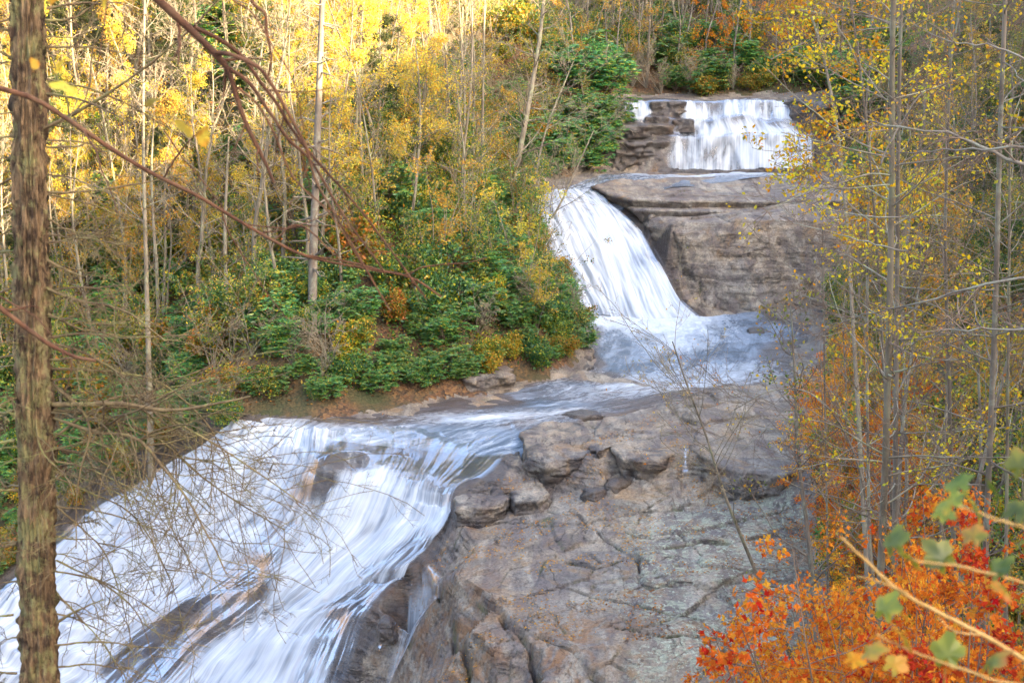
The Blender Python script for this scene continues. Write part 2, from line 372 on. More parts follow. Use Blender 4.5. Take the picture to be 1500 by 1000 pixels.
MID = [ # middle falls (px,py,D,density)
 [(770,283,107.5,.9),(772,300,104,.9),(785,340,100.5,.95),(812,390,97.4,1.),(838,430,95.4,1.),(860,462,93.2,.9)],
 [(815,281,108,.95),(828,300,104,.95),(850,340,100.2,1.),(872,390,97,1.),(888,430,95,1.),(902,470,92.3,1.)],
 [(845,281,108.5,.85),(868,300,104.5,.8),(892,340,100.6,.88),(915,390,97.1,.92),(932,430,95,.97),(950,474,91.6,1.)],
 [(868,281,109,.5),(893,302,104.8,.62),(927,340,101,.72),(952,390,97.4,.84),(972,430,95.2,.95),(1000,470,92.2,1.)],
 [(882,283,109,.1),(908,306,104.4,.25),(945,342,101.2,.3),(974,390,97.8,.42),(992,430,95.6,.7),(1030,464,93.0,.7)],
]
_UR = [(146.5,131,.55),(149,127,.72),(171,125.7,.78),(175,124.9,.62),(196,124.0,.85),(200,122.6,.78),(225,122.0,.9),(251,121.2,.85)]
UPD = [(912,.9),(935,.95),(958,.42),(985,.55),(1008,.75),(1032,.8),(1060,.78),(1090,.85),(1120,.9),(1145,.85),(1165,.5),(1180,.2)]
UP = []
for ux, k in UPD:
    ln = []
    for j, (py, D, d) in enumerate(_UR):
        sh = (ux - 912) * (0.05 if j > 3 else 0.0) * (1 if ux > 1050 else .2)
        dd = d * k * 1.15
        if ux < 970 and j > 3: dd = 0.0
        if ux in (962, 985) and j in (1, 2): dd = 0.12
        if ux > 1150 and j > 4: dd = .85
        wv = 4.2 * math.sin(ux * .051) + 2.6 * math.sin(ux * .13 + 1); wd = .35 * math.sin(ux * .09 + j)
        ln.append((ux + sh, py + (wv * (1 if j in (2, 3) else .6) if 1 < j < 6 else 1.2 * math.sin(ux * .05)) - (3 if ux > 1100 and j in (4, 5) else 0), D + (wd if 1 < j < 7 else 0), min(dd, 1)))
    UP.append(ln)

def cr(Pn, m):
    Pn = np.asarray(Pn, float); n = len(Pn)
    t = np.linspace(0, n - 1, m); i = np.clip(np.floor(t).astype(int), 0, n - 2); f = (t - i)
    g = lambda k: Pn[np.clip(k, 0, n - 1)]
    sh = (len(f),) + (1,) * (Pn.ndim - 1); f = f.reshape(sh)
    p0 = np.where(np.reshape(i == 0, sh), 2 * g(i) - g(i + 1), g(i - 1)); p1 = g(i); p2 = g(i + 1)
    p3 = np.where(np.reshape(i == n - 2, sh), 2 * g(i + 1) - g(i), g(i + 2))
    return 0.5 * (2 * p1 + (p2 - p0) * f + (2 * p0 - 5 * p1 + 4 * p2 - p3) * f ** 2 + (3 * p1 - p0 - 3 * p2 + p3) * f ** 3)
def loft(lines, nu, nv, mode):
    A = []
    for ln in lines:
        A.append([[*(P((a, b, c)) if mode == 'z' else P((a, b, None, c))), d] for a, b, c, d in ln])
    A = np.array(A); A = cr(A, nu)                       # across
    A = np.swapaxes(cr(np.swapaxes(A, 0, 1), nv), 0, 1)  # along
    return A
ctrl = []
bound = [(-160,1060,-15.4),(-150,990,-13.9),(-110,925,-12.0),(-45,848,-10.0),(30,788,-8.2),(90,726,-6.1),(180,676,-3.6),(262,630,-1.3),(325,604,.1),
 (470,604,.3),(600,580,.3),(700,570,.3),(765,553,.3),(835,540,.3),(862,520,.3),(850,478,.3),
 (835,430,None,96.5),(795,370,None,99.2),(765,320,None,102.8),(755,285,None,108),(785,268,None,112),(840,258,None,117),(868,246,None,120.5),(885,215,None,123.5),(903,160,None,127),(903,147,None,131),(900,142,None,138),
 (1000,142,None,139),(1100,142,None,139),(1200,143,None,137),
 (1215,155,None,127),(1215,205,None,123.5),(1220,250,None,121),(1225,262,None,115),(1240,300,None,103),(1250,330,None,99.3),(1250,438,None,96),
 (1215,458,.4),(1200,500,.4),(1190,545,.4),(1190,600,.4),(1185,650,.3),(1180,700,.0),(1185,780,-1.5),(1200,850,-2.0),(1190,930,-2.6),(1200,1040,-3.4)]
bw = [P(b) for b in bound] + [np.array([8,38,-4.6]), np.array([1,38,-6.5]), np.array([-8,44,-12.5]), np.array([-26,47,-18])]
inner = []
for A_ in (loft(L, 26, 30, 'z'), loft(MID, 14, 24, 'd'), loft(UP, 24, 8, 'd')): inner += [q[:3] - np.array([0, 0, .08]) for q in A_.reshape(-1, 4)]
for t in [(900,500,-.6),(1000,500,-.6),(1100,500,-.6),(1150,500,-.5),(950,482,-.8),(1060,474,-.6),(1000,535,-.5),(900,550,-.5),(820,568,-.35),(740,583,-.3),(640,596,-.25),(560,603,-.25),(470,613,-.25),(1100,530,-.4),
          (880,480,-.6),(880,530,-.4),(700,606,-.25),(780,600,-.26),(830,598,-.24),(900,588,-.25),(940,588,-.25),(985,577,-.25),(1030,567,-.22),(1090,556,-.2),(1150,548,-.1),
          (800,615,-.14),(850,608,-.12),(900,606,-.06),(960,605,.08),(1030,588,.15),(1100,574,.22),(1160,566,.3),
          (790,645,-.25),(745,665,-.5),(850,640,-.05),(950,640,.1),(1050,630,.25),(1150,630,.3),
          (800,690,-.9),(862,668,-.15),(985,664,.08),(1050,668,.08),(1140,690,0),
          (740,702,-.95),(788,702,-1.1),(800,738,-1.85),(668,757,-2.15),(742,750,-2.0),(812,716,-1.45),(900,702,-1.0),(1000,697,-.82),(1060,700,-.8),(1140,716,-.65),
          (700,765,-2.35),(740,745,-2.0),(810,740,-1.75),(900,735,-1.55),(1000,730,-1.35),(1130,745,-1.1),
          (700,800,-2.6),(800,790,-2.2),(900,780,-1.9),(1000,770,-1.65),(1120,785,-1.5),
          (668,850,-3.0),(730,880,-2.75),(800,870,-2.55),(930,870,-2.3),(1050,860,-2.1),(1150,850,-2.0),
          (640,860,-4.4),(600,930,-6.2),(625,960,-7.4),(690,930,-3.4),(672,945,-4.6),(725,960,-3.5),(800,960,-3.2),(900,950,-2.95),(1000,950,-2.8),(1090,930,-2.7),
          (560,1030,-8.8),(610,1040,-9.8),(690,1040,-6.6),(730,1040,-4.9),(780,1040,-4.3),(900,1040,-3.8),(1050,1040,-3.6),
          (875,262,7.0),(1000,262,7.05),(1150,262,7.15),(905,285,6.85),(1000,285,6.85),(1200,285,6.95),(820,265,7.0),(840,272,6.85),
          ]: inner.append(P(t))
for t in [(900,296,None,105),(1000,300,None,103.4),(1100,300,None,103.2),(1220,300,None,103.2),
          (950,316,None,101.5),(1050,316,None,100.8),(1225,318,None,100.2),
          (965,345,None,101),(985,328,None,98.6),(1080,322,None,98.2),(1160,322,None,98.2),(1232,328,None,98.4),
          (1000,390,None,98.2),(1012,432,None,96.3),(1030,450,None,95.6),(1080,452,None,95.6),(1160,449,None,95.7),(1230,445,None,95.9),
          (1190,152,None,127),(1192,205,None,123.7),(1200,250,None,121.3),(1050,452,None,95.0),(1150,456,None,94.6)]: inner.append(P(t))
pts = np.array(list(bw) + inner)
nb = len(bw)
keep = [i for i in range(nb)]
for i in range(nb, len(pts)):
    dd = np.hypot(pts[keep, 0] - pts[i, 0], pts[keep, 1] - pts[i, 1])
    if dd.min() > 0.18: keep.append(i)
pts = pts[keep]
vv, ee, ff, ov, oe, of = delaunay_2d_cdt([Vector((p[0], p[1])) for p in pts], [(i, (i + 1) % nb) for i in range(nb)], [], 0, 1e-5)
tv = np.array([[v.x, v.y] for v in vv]); tz = np.array([pts[o[0], 2] if len(o) else 0.0 for o in ov])
for i, o in enumerate(ov):
    if not len(o): tz[i] = pts[np.argmin(np.hypot(pts[:, 0] - tv[i, 0], pts[:, 1] - tv[i, 1])), 2]
BW = np.array(bw)

def axis(segs):
    a = []
    for s, e, st in segs: a.append(np.arange(s, e, st))
    return np.concatenate(a)
GX = axis([(-260, -60, 8), (-60, -30, 1.0), (-30, -22, .25), (-22, 13, .08), (13, 26, .16), (26, 60, 1.0), (60, 270, 7)])
GY = axis([(-120, -8, 7), (-8, 36, 1.2), (36, 42, .4), (42, 52, .07), (52, 69, .09), (69, 92, .2), (92, 109, .11), (109, 120, .22), (120, 128, .10), (128, 140, .4), (140, 200, 2.0), (200, 420, 9)])
XX, YY = np.meshgrid(GX, GY)          # rows: y
ZZ = np.full(XX.shape, np.nan)
for f in ff:
    a, b, c = [np.array([*tv[i], tz[i]]) for i in f[:3]]
    for tri in ([(a, b, c)] if len(f) == 3 else [(a, b, c), (a, c, np.array([*tv[f[3]], tz[f[3]]]))]):
        a_, b_, c_ = tri
        x0, x1 = min(p[0] for p in tri), max(p[0] for p in tri); y0, y1 = min(p[1] for p in tri), max(p[1] for p in tri)
        i0, i1 = np.searchsorted(GX, x0), np.searchsorted(GX, x1, 'right'); j0, j1 = np.searchsorted(GY, y0), np.searchsorted(GY, y1, 'right')
        if i1 <= i0 or j1 <= j0: continue
        X = XX[j0:j1, i0:i1]; Y = YY[j0:j1, i0:i1]
        det = (b_[1] - c_[1]) * (a_[0] - c_[0]) + (c_[0] - b_[0]) * (a_[1] - c_[1])
        if abs(det) < 1e-9: continue
        u = ((b_[1] - c_[1]) * (X - c_[0]) + (c_[0] - b_[0]) * (Y - c_[1])) / det
        v = ((c_[1] - a_[1]) * (X - c_[0]) + (a_[0] - c_[0]) * (Y - c_[1])) / det
        w = 1 - u - v; ins = (u >= -1e-6) & (v >= -1e-6) & (w >= -1e-6)
        zz = u * a_[2] + v * b_[2] + w * c_[2]
        ZZ[j0:j1, i0:i1] = np.where(ins, zz, ZZ[j0:j1, i0:i1])
def poly_in(x, y, poly):
    ins = np.zeros(np.shape(x), bool); n = len(poly)
    for i in range(n):
        x1, y1 = poly[i][:2]; x2, y2 = poly[(i + 1) % n][:2]
        c = ((y1 > y) != (y2 > y)) & (x < (x2 - x1) * (y - y1) / ((y2 - y1) or 1e-12) + x1); ins ^= c
    return ins
RIV = poly_in(XX, YY, BW)
# outside: height grows with the distance from the bank
def bank_dist(x, y):
    best = np.full(np.shape(x), 1e9); bz = np.zeros(np.shape(x)); bi = np.zeros(np.shape(x), int)
    for i in range(nb):
        a = BW[i]; b = BW[(i + 1) % nb]; dx, dy = b[0] - a[0], b[1] - a[1]
        t = np.clip(((x - a[0]) * dx + (y - a[1]) * dy) / (dx * dx + dy * dy), 0, 1)
        d = np.hypot(x - a[0] - t * dx, y - a[1] - t * dy); m = d < best
        best = np.where(m, d, best); bz = np.where(m, a[2] + t * (b[2] - a[2]), bz); bi = np.where(m, i, bi)
    return best, bz, bi
def hill(x, y):
    # soft blend of nearest-bank heights so that no creases run up the slope
    num = 0; den = 0; dmin, bz, _ = bank_dist(x, y)
    S = []
    for i in range(nb):
        a = BW[i]; b = BW[(i + 1) % nb]; n = max(1, int(np.hypot(*(b - a)[:2]) / 3))
        for k in range(n): S.append(a + (b - a) * k / n)
    for s in S:
        d = np.hypot(x - s[0], y - s[1]); w = 1 / (d - dmin + 0.35 + dmin * .12) ** 3
        num = num + w * s[2]; den = den + w
    zb = np.where(dmin < 1.0, bz + (num / den - bz) * dmin, num / den)
    d = dmin
    # which side: right of the river axis or left
    axis_x = np.interp(y, [40, 55, 70, 85, 95, 110, 125, 150, 300], [-2, -4, 2, 9, 12, 14, 16, 18, 25])
    right = sstep(-2, 4, x - axis_x)
    near = sstep(44, 34, y)
    left_f = 0.9 * np.minimum(d, 2.2) + 0.56 * np.maximum(d - 2.2, 0)
    left_f = np.where(left_f > 48, 48 + (left_f - 48) * .15, left_f)
    rd = np.where(d < 72, 0.58 * d + 0.0035 * d * d, 0.58 * 72 + 0.0035 * 72 * 72 + (d - 72) * .05)
    far = sstep(130, 142, y) * (1 - sstep(40, 60, np.abs(x - 15)))
    nf = np.where(d < 45, 0.5 * d, 0.5 * 45 + (d - 45) * .12)
    f = left_f * (1 - right) + rd * right
    f = f * (1 - near) + near * (nf * (1 - right * .0) + right * np.maximum(0, rd - nf) * sstep(20, 60, x))
    f = f * (1 - far) + far * (0.42 * d)
    return zb + f
out_mask = np.isnan(ZZ) | ~RIV
HD, _, _ = bank_dist(XX, YY)
Zh = hill(XX, YY)
ZZ = np.where(out_mask, Zh, ZZ)
ins_d = np.where(RIV & ~np.isnan(ZZ), HD, 0)

# guide lines -> lofted patches in plan
patches = {'low': loft(L, 380, 300, 'z'), 'mid': loft(MID, 170, 170, 'd'), 'up': loft(UP, 260, 130, 'd')}

# water coverage on the grid -> wetness
def splat(A, thr=0.15):
    i = np.clip(np.searchsorted(GX, A[..., 0]), 0, len(GX) - 1); j = np.clip(np.searchsorted(GY, A[..., 1]), 0, len(GY) - 1)
    g = np.zeros(XX.shape); np.maximum.at(g, (j.ravel(), i.ravel()), (A[..., 3].ravel() > thr) * 1.0); return g
cover = sum(splat(a) for a in patches.values()).clip(0, 1)
def blur(g, n):
    for _ in range(n):
        g = (g + np.roll(g, 1, 0) + np.roll(g, -1, 0)) / 3; g = (g + np.roll(g, 1, 1) + np.roll(g, -1, 1)) / 3
    return g
cov_s = blur(cover, 5)
wet = np.clip(blur(cover, 45) * 2.6, 0, 1)

# relief of the rock
rockm = sstep(0.0, 1.2, ins_d)
n_big = fbm(XX * .22, YY * .22, o=3); n_med = fbm(XX * .9 + 40, YY * .9, o=4); n_fin = fbm(XX * 3.1, YY * 3.1 + 9, o=3)
gy, gx = np.gradient(ZZ, GY, GX); slope = np.hypot(gx, gy)
calm = 1 - 0.6 * cov_s
amp = rockm * calm
poolz = sstep(0.0, -0.35, ZZ) * sstep(68.5, 72, YY) * sstep(94, 91, YY)
flat = sstep(.5, .25, slope)
Z2 = ZZ + amp * (0.11 * n_big + 0.05 * n_med * (1 - .5 * flat) + 0.018 * n_fin) * (1 - .6 * poolz)
# bedding planes: partial terracing of everything that slopes
st = 0.42 + 0.16 * vnoise(XX * .05, YY * .05)
q = (Z2 + 0.35 * n_big * .5 + 0.04 * XX) / st; fr = q - np.floor(q)
terr = (np.floor(q) + sstep(0.30, 0.70, fr)) * st - q * st
Z2 = Z2 + terr * rockm * (1 - cov_s) * np.clip(slope * 1.5 - .5, 0, .75)
calm2 = 1 - np.clip(sum(np.exp(-((XX - a_) ** 2 + (YY - b_) ** 2) / 7.) for a_, b_ in ((-11.5, 61), (-13.9, 61.5), (-16, 61), (-18, 60.4), (-5.5, 58.3), (-7, 57.5))), 0, 1)
st2 = 1.15 + .35 * vnoise(XX * .09, YY * .09); q2 = (ZZ + .9 * fbm(XX * .30 + 7, YY * .30, o=4)) / st2; fr2 = q2 - np.floor(q2)
Z2 = Z2 + ((np.floor(q2) + sstep(.25, .75, fr2)) * st2 - q2 * st2) * rockm * cov_s * calm2 * np.clip(slope * 1.2 - .3, 0, .8) * (.35 + .35 * sstep(-.3, .5, vnoise(XX * .13 + 3, YY * .13))) * (YY < 72)
# cracks and joints traced on the slabs
CR = [  # (pixels, width m, depth m, step m)
 ([(835,820),(872,832),(900,822),(925,812),(940,822)], .16, .38, .10),
 ([(932,815),(940,850),(960,860),(1010,858),(1060,875)], .15, .40, .12),
 ([(940,812),(990,806),(1030,795),(1075,800),(1140,790)], .10, .22, .06),
 ([(800,745),(850,765),(905,800),(925,815)], .07, .16, .0),
 ([(800,790),(860,808),(880,822)], .06, .12, .0),
 ([(1000,745),(1040,738),(1085,725),(1120,722)], .14, .32, .08),
 ([(865,745),(940,752),(1000,748)], .06, .10, .04),
 ([(765,655),(775,680),(795,705)], .14, .4, .0),
 ([(745,620),(762,650),(780,685),(800,712)], .12, .3, .0),
 ([(690,770),(740,765),(790,770),(850,768)], .06, .10, .05),
 ([(655,880),(690,885),(735,900),(745,930)], .10, .25, .12),
 ([(640,870),(660,900),(672,950),(690,1000)], .14, .5, .2),
 ([(735,905),(770,945),(790,1000)], .18, .6, .15),
 ([(790,940),(840,960),(880,1000)], .12, .35, .1),
 ([(480,880),(520,860),(560,850),(600,850)], .12, .3, .1),
 ([(700,650),(735,652),(770,668)], .08, .14, .0),
 ([(960,580),(1050,578),(1160,580)], .10, .16, .12),
 ([(1010,600),(1080,596),(1160,598)], .09, .14, .12),
 ([(850,640),(900,628),(935,615)], .10, .2, .0),
 ([(850,612),(900,640),(950,650)], .08, .15, .0),
 ([(880,770),(960,790),(1050,800)], .05, .08, .03),
 ([(820,860),(900,880),(980,905),(1060,910)], .06, .10, .04),
 ([(900,920),(980,935),(1060,940)], .05, .08, .05),
 ([(1050,860),(1100,850),(1160,860)], .08, .16, .08),
]
def hgt(x, y, Z=None):
    Z = ZZ if Z is None else Z
    x = np.clip(np.asarray(x, float), GX[0], GX[-1] - 1e-6); y = np.clip(np.asarray(y, float), GY[0], GY[-1] - 1e-6)
    i = np.clip(np.searchsorted(GX, x, 'right') - 1, 0, len(GX) - 2); j = np.clip(np.searchsorted(GY, y, 'right') - 1, 0, len(GY) - 2)
    u = (x - GX[i]) / (GX[i + 1] - GX[i]); v = (y - GY[j]) / (GY[j + 1] - GY[j])
    return (Z[j, i] * (1 - u) + Z[j, i + 1] * u) * (1 - v) + (Z[j + 1, i] * (1 - u) + Z[j + 1, i + 1] * u) * v
def march(px, py, Z=None, lo=38, hi=200):
    d = ray(px, py); Y = np.linspace(lo, hi, 1400); prev = None
    for k, y in enumerate(Y):
        t = y / d[1]; z = CAMZ + d[2] * t; h = hgt(d[0] * t, y, Z)
        if z < h: return np.array([d[0] * t, y, float(h)])
    return np.array([d[0] * t, y, float(h)])
crack = np.zeros(XX.shape)
# the sheet joints: flat plates that stand a few centimetres proud of each other
wpx = XX + .5 * vnoise(XX * .25, YY * .25); wpy = YY + .5 * vnoise(XX * .25 + 50, YY * .25); ca, sa = math.cos(.5), math.sin(.5)
h1, e1, dx_, dy_ = worley((wpx * ca + wpy * sa) / 3.6, (-wpx * sa + wpy * ca) / 2.0, 3)
h2, e2, dx2_, dy2_ = worley((wpx * ca + wpy * sa) / 1.3 + 9, (-wpx * sa + wpy * ca) / .7, 8)
prt = sstep(-.35, .25, vnoise(XX * .21 + 80, YY * .21)); pm = rockm * (1 - cov_s) * (1 - poolz)
Z2 = Z2 + pm * ((h1 - .5) * .20 + dx_ * (h1 - .5) * .12 + prt * ((h2 - .5) * .07 + dx2_ * .02)) * (1 - .5 * sstep(.6, 1.2, slope))
jn_ = np.exp(-(e1 / .018) ** 2) * sstep(.25, .6, h1 + .3 * vnoise(XX, YY)) + .7 * prt * np.exp(-(e2 / .03) ** 2) * (h2 > .62)
Z2 = Z2 - .10 * pm * jn_
crack = np.clip(pm * jn_, 0, 1) * .8
nearj = slice(np.searchsorted(GY, 38), np.searchsorted(GY, 80)); neari = slice(np.searchsorted(GX, -14), np.searchsorted(GX, 20))
cx = XX[nearj, neari]; cy = YY[nearj, neari]
wx = cx + .05 * vnoise(cx * 1.7, cy * 1.7); wy = cy + .07 * vnoise(cx * 1.7 + 30, cy * 1.7)
for pl, w, dp, stp in CR:
    wp = np.array([march(a, b) for a, b in pl]); best = np.full(cx.shape, 1e9); sgn = np.zeros(cx.shape)
    for a, b in zip(wp[:-1], wp[1:]):
        dx, dy = (b - a)[:2]; t = np.clip(((wx - a[0]) * dx + (wy - a[1]) * dy) / (dx * dx + dy * dy), 0, 1)
        d = np.hypot(wx - a[0] - t * dx, wy - a[1] - t * dy); s = np.sign((wx - a[0]) * dy - (wy - a[1]) * dx)
        m = d < best; best = np.where(m, d, best); sgn = np.where(m, s, sgn)
    w = w * (.35 + .45 * sstep(-.5, .6, vnoise(cx * .8 + 7 * dp, cy * .8))); e = np.exp(-(best / w) ** 2) * (.3 + .9 * sstep(-.6, .5, vnoise(cx * 1.1, cy * 1.1 + 3)))
    Z2[nearj, neari] -= dp * e
    Z2[nearj, neari] += stp * np.where(sgn < 0, np.exp(-(best / 1.3) ** 1.5), 0)
    crack[nearj, neari] = np.maximum(crack[nearj, neari], e)
# hills: rough ground
hm = np.where(out_mask, 1.0, 0.0) * sstep(.2, 3, HD)
Z2 = Z2 + hm * (0.9 * fbm(XX * .07, YY * .07, o=3) + .25 * n_med)
ZZ = Z2
lich = sstep(860, 980, project(np.stack([XX, YY, ZZ], -1))[0] - 0) * sstep(60, 55, YY) * np.where(RIV, 1, 0) * (YY > 38)
lich = lich * sstep(-.35, .25, fbm(XX * .3 + 5, YY * .3, o=2) + .25 * sstep(57, 52, YY))
stain = np.zeros(XX.shape)
for (a, b, w) in [(650,880,1.8),(670,950,2.0),(690,1000,2.0),(850,930,1.8),(820,980,2.0),(610,800,1.2),(580,860,1.5),(700,770,.9),(790,690,.7),(655,735,.5),(1080,960,1.5),(640,1010,2)]:
    q_ = march(a, b); stain = np.maximum(stain, np.exp(-((XX - q_[0]) ** 2 + (YY - q_[1]) ** 2) / w ** 2))
# build the two sheets: bare rock inside the banks, soil outside
ny, nx = XX.shape
idx = np.arange(ny * nx).reshape(ny, nx)
Fq = np.stack([idx[:-1, :-1], idx[:-1, 1:], idx[1:, 1:], idx[1:, :-1]], -1).reshape(-1, 4)
rim = np.where(RIV, 1.0, 0.0)
edge_n = HD + 0.5 * fbm(XX * .8, YY * .8, o=3)
isrock = (RIV | (edge_n < 0.4)) & ~((edge_n < .9) & (HD < .9) & (XX < 2) & (YY > 66) & (YY < 92) & (ZZ > 0.05))
isrock_f = isrock[:-1, :-1].ravel()
Vt = np.stack([XX, YY, ZZ], -1).reshape(-1, 3)
def submesh(name, F, mat, attrs):
    u, inv = np.unique(F.ravel(), return_inverse=True)
    return mesh(name, Vt[u], inv.reshape(F.shape), mat, {k: a.ravel()[u] for k, a in attrs.items()})
tag(link('rock_bed', submesh('rock_bed', Fq[isrock_f], M['rock'], {'wet': wet, 'lichen': lich, 'crack': crack, 'stain': stain})), 'grey brown layered bedrock under and beside the falls', kind='structure')
tag(link('hillside', submesh('hillside', Fq[~isrock_f], M['soil'], {'wet': wet})), 'leaf covered wooded slopes around the river', kind='structure')

# ------------------------------------------------------------------ water
def grid_faces(nu, nv):
    i = np.arange(nu * nv).reshape(nu, nv)
    return np.stack([i[:-1, :-1], i[1:, :-1], i[1:, 1:], i[:-1, 1:]], -1).reshape(-1, 4)
def flow_uv(A):
    du = np.linalg.norm(np.diff(A[..., :2], axis=0), axis=-1).mean(1); u = np.concatenate([[0], np.cumsum(du)])
    d3 = np.linalg.norm(np.diff(A[..., :3], axis=1), axis=-1).mean(0); v = np.concatenate([[0], np.cumsum(d3)])
    U = np.repeat(u[:, None], A.shape[1], 1); V = np.repeat(v[None], A.shape[0], 0)
    return np.stack([U, V], -1)
def smooth_along(Z, n):
    for _ in range(n):
        Z[:, 1:-1] = (Z[:, :-2] + Z[:, 1:-1] * 2 + Z[:, 2:]) / 4; Z[1:-1] = (Z[:-2] + Z[1:-1] * 2 + Z[2:]) / 4
    return Z
def water_sheet(name, key, mat, label, off=.05, rel=.10, sm=3, fade=(6, 6, 4, 1), parent=None):
    A = patches[key].copy(); nu, nv = A.shape[:2]
    Zs = hgt(A[..., 0], A[..., 1]); raw = Zs.copy()
    Zs = smooth_along(Zs, sm); Zs = np.maximum(Zs, raw)
    Zs = smooth_along(Zs, 1)
    uv = flow_uv(np.concatenate([A[..., :2], Zs[..., None]], -1))
    dens = np.clip(A[..., 3], 0, 1)
    U = uv[..., 0]; V = uv[..., 1]
    rid = fbm(U * 2.4 + .3 * vnoise(U * .3, V * .3), V * .16, o=4, g=.6)
    blob = fbm(U * .5, V * .35 + 11, o=3)
    stp_ = np.gradient(Zs, axis=1); ds_ = np.hypot(*np.gradient(A[..., :2], axis=1).transpose(2, 0, 1)) + 1e-3; stp_ = np.clip(-stp_ / ds_, 0, 3)
    dens = dens + .16 * blob + (.12 * (np.clip(stp_, 0, 2) - .9) if key == 'low' else 0)
    iu = np.arange(nu)[:, None]; iv = np.arange(nv)[None]
    dens = dens * np.clip(iu / fade[0], 0, 1) * np.clip((nu - 1 - iu) / fade[1], 0, 1) * np.clip(iv / fade[2], 0, 1) * np.clip((nv - 1 - iv) / fade[3], 0, 1)
    hump = fbm(U * .42 + 9, V * .55, o=2) if key == 'low' else 0 * U
    dens = dens * (1 + .26 * hump)
    Zw = Zs + .30 * np.maximum(hump + .1, 0) * np.clip(iu / 20, 0, 1) * np.clip((nu - 1 - iu) / 20, 0, 1) * np.clip(iv / 20, 0, 1) * (key == 'low') + off * np.clip(dens * 3, .1, 1) + rel * dens * (.5 + .6 * rid + .5 * blob)
    Vv = np.stack([A[..., 0], A[..., 1], Zw], -1)
    me = mesh(name, Vv.reshape(-1, 3), grid_faces(nu, nv), mat, {'dens': np.clip(dens, 0, 1).ravel()}, uv.reshape(-1, 2))
    return tag(link(name, me), label, kind='structure')
water_sheet('lower_waterfall', 'low', M['fall'], 'wide white lower waterfall sliding down to the left', .06, .14, 2)
patches['riv'] = loft([[(598,826,-4.1,.3),(583,880,-5.2,.5),(553,930,-6.4,.55),(538,1030,-8.7,.6)],[(625,826,-3.9,.5),(612,880,-4.9,.7),(588,930,-6.3,.55),(570,1030,-8.9,.55)],[(652,846,-3.9,.3),(645,885,-4.5,.4),(640,925,-5.7,.45),(635,1010,-8.5,.5)]], 60, 120, 'z')
water_sheet('side_rivulet', 'riv', M['fall'], 'thin broken rivulets spilling over stained rock beside the lower falls', .03, .06, 1, (8, 8, 8, 1))
water_sheet('middle_waterfall', 'mid', M['fall'], 'bright white middle waterfall dropping into the pool', .12, .22, 6, (1, 14, 2, 2))
water_sheet('upper_waterfall', 'up', M['veil'], 'two tiered upper waterfall at the head of the gorge', .08, .12, 1, (4, 10, 6, 2))

PL = [
 [(815,450,0,.7),(815,490,0,.2),(790,520,0,.2),(720,545,0,.1),(640,558,0,.15),(550,570,0,.3),(430,590,0,.5),(320,604,0,.8)],
 [(905,462,0,1),(905,500,0,.4),(880,540,0,.42),(800,570,0,.35),(700,586,0,.3),(590,598,0,.35),(480,612,0,.5),(385,622,0,.9)],
 [(960,468,0,1),(975,505,0,.42),(945,548,0,.5),(860,580,0,.55),(760,598,0,.4),(650,607,0,.4),(540,620,0,.42),(440,630,0,.7)],
 [(1020,464,0,1),(1040,505,0,.4),(1010,550,0,.5),(920,582,0,.5),(820,600,0,.45),(720,612,0,.42),(630,625,0,.42),(545,633,0,.42)],
 [(1100,458,0,.25),(1130,505,0,.42),(1110,548,0,.45),(1010,574,0,.45),(900,596,0,.3),(800,612,0,.42),(715,628,0,.42),(640,640,0,.42)],
 [(1210,450,0,.15),(1250,500,0,.5),(1230,550,0,.5),(1080,568,0,.3),(960,596,0,.2),(870,612,0,.3),(800,640,0,.4),(720,652,0,.4)],
]
A = loft(PL, 220, 330, 'z'); h_ = hgt(A[..., 0], A[..., 1]); hs = smooth_along(h_.copy(), 12)
uv = flow_uv(A); U = uv[..., 0]; V = uv[..., 1]
endf = sstep(.70, .9, np.linspace(0, 1, A.shape[1]))[None]
Zp = np.minimum(0.0, hs + .10) * endf
Zp = Zp + .05 * fbm(U * 1.6 + 3, V * 1.3, o=3) * sstep(0, .3, np.linspace(1, 0, A.shape[1]))[None] + .035 * fbm(U * 1.1, V * .5, o=4) * sstep(0, .3, np.linspace(1, 0, A.shape[1]))[None] + .03 * fbm(U * 2.2, V * .35 + 4, o=3) * endf
uf = np.linspace(0, 1, A.shape[0])[:, None]
tf = np.linspace(0, 1, A.shape[1])[None]
Zp = Zp - .5 * sstep(.95, 1., tf) - .5 * sstep(.94, 1., np.linspace(0, 1, A.shape[0]))[:, None] * sstep(.3, .5, tf)
foam = A[..., 3] + .35 * fbm(U * .25, V * .2 + 3, o=2) * sstep(1, 4, V) + 1.1 * np.exp(-V / 3.2) * sstep(.68, .4, uf)
shal = sstep(-.42, -.15, h_) * .8 * (1 - endf * .0)
pool = link('river_pool', mesh('river_pool', np.stack([A[..., 0], A[..., 1], Zp], -1).reshape(-1, 3), grid_faces(*A.shape[:2]), M['pool'], {'dens': np.clip(foam, 0, 1).ravel(), 'shallow': shal.ravel()}, uv.reshape(-1, 2)))
tag(pool, 'rippled grey blue river pool between the middle and lower falls', kind='structure')
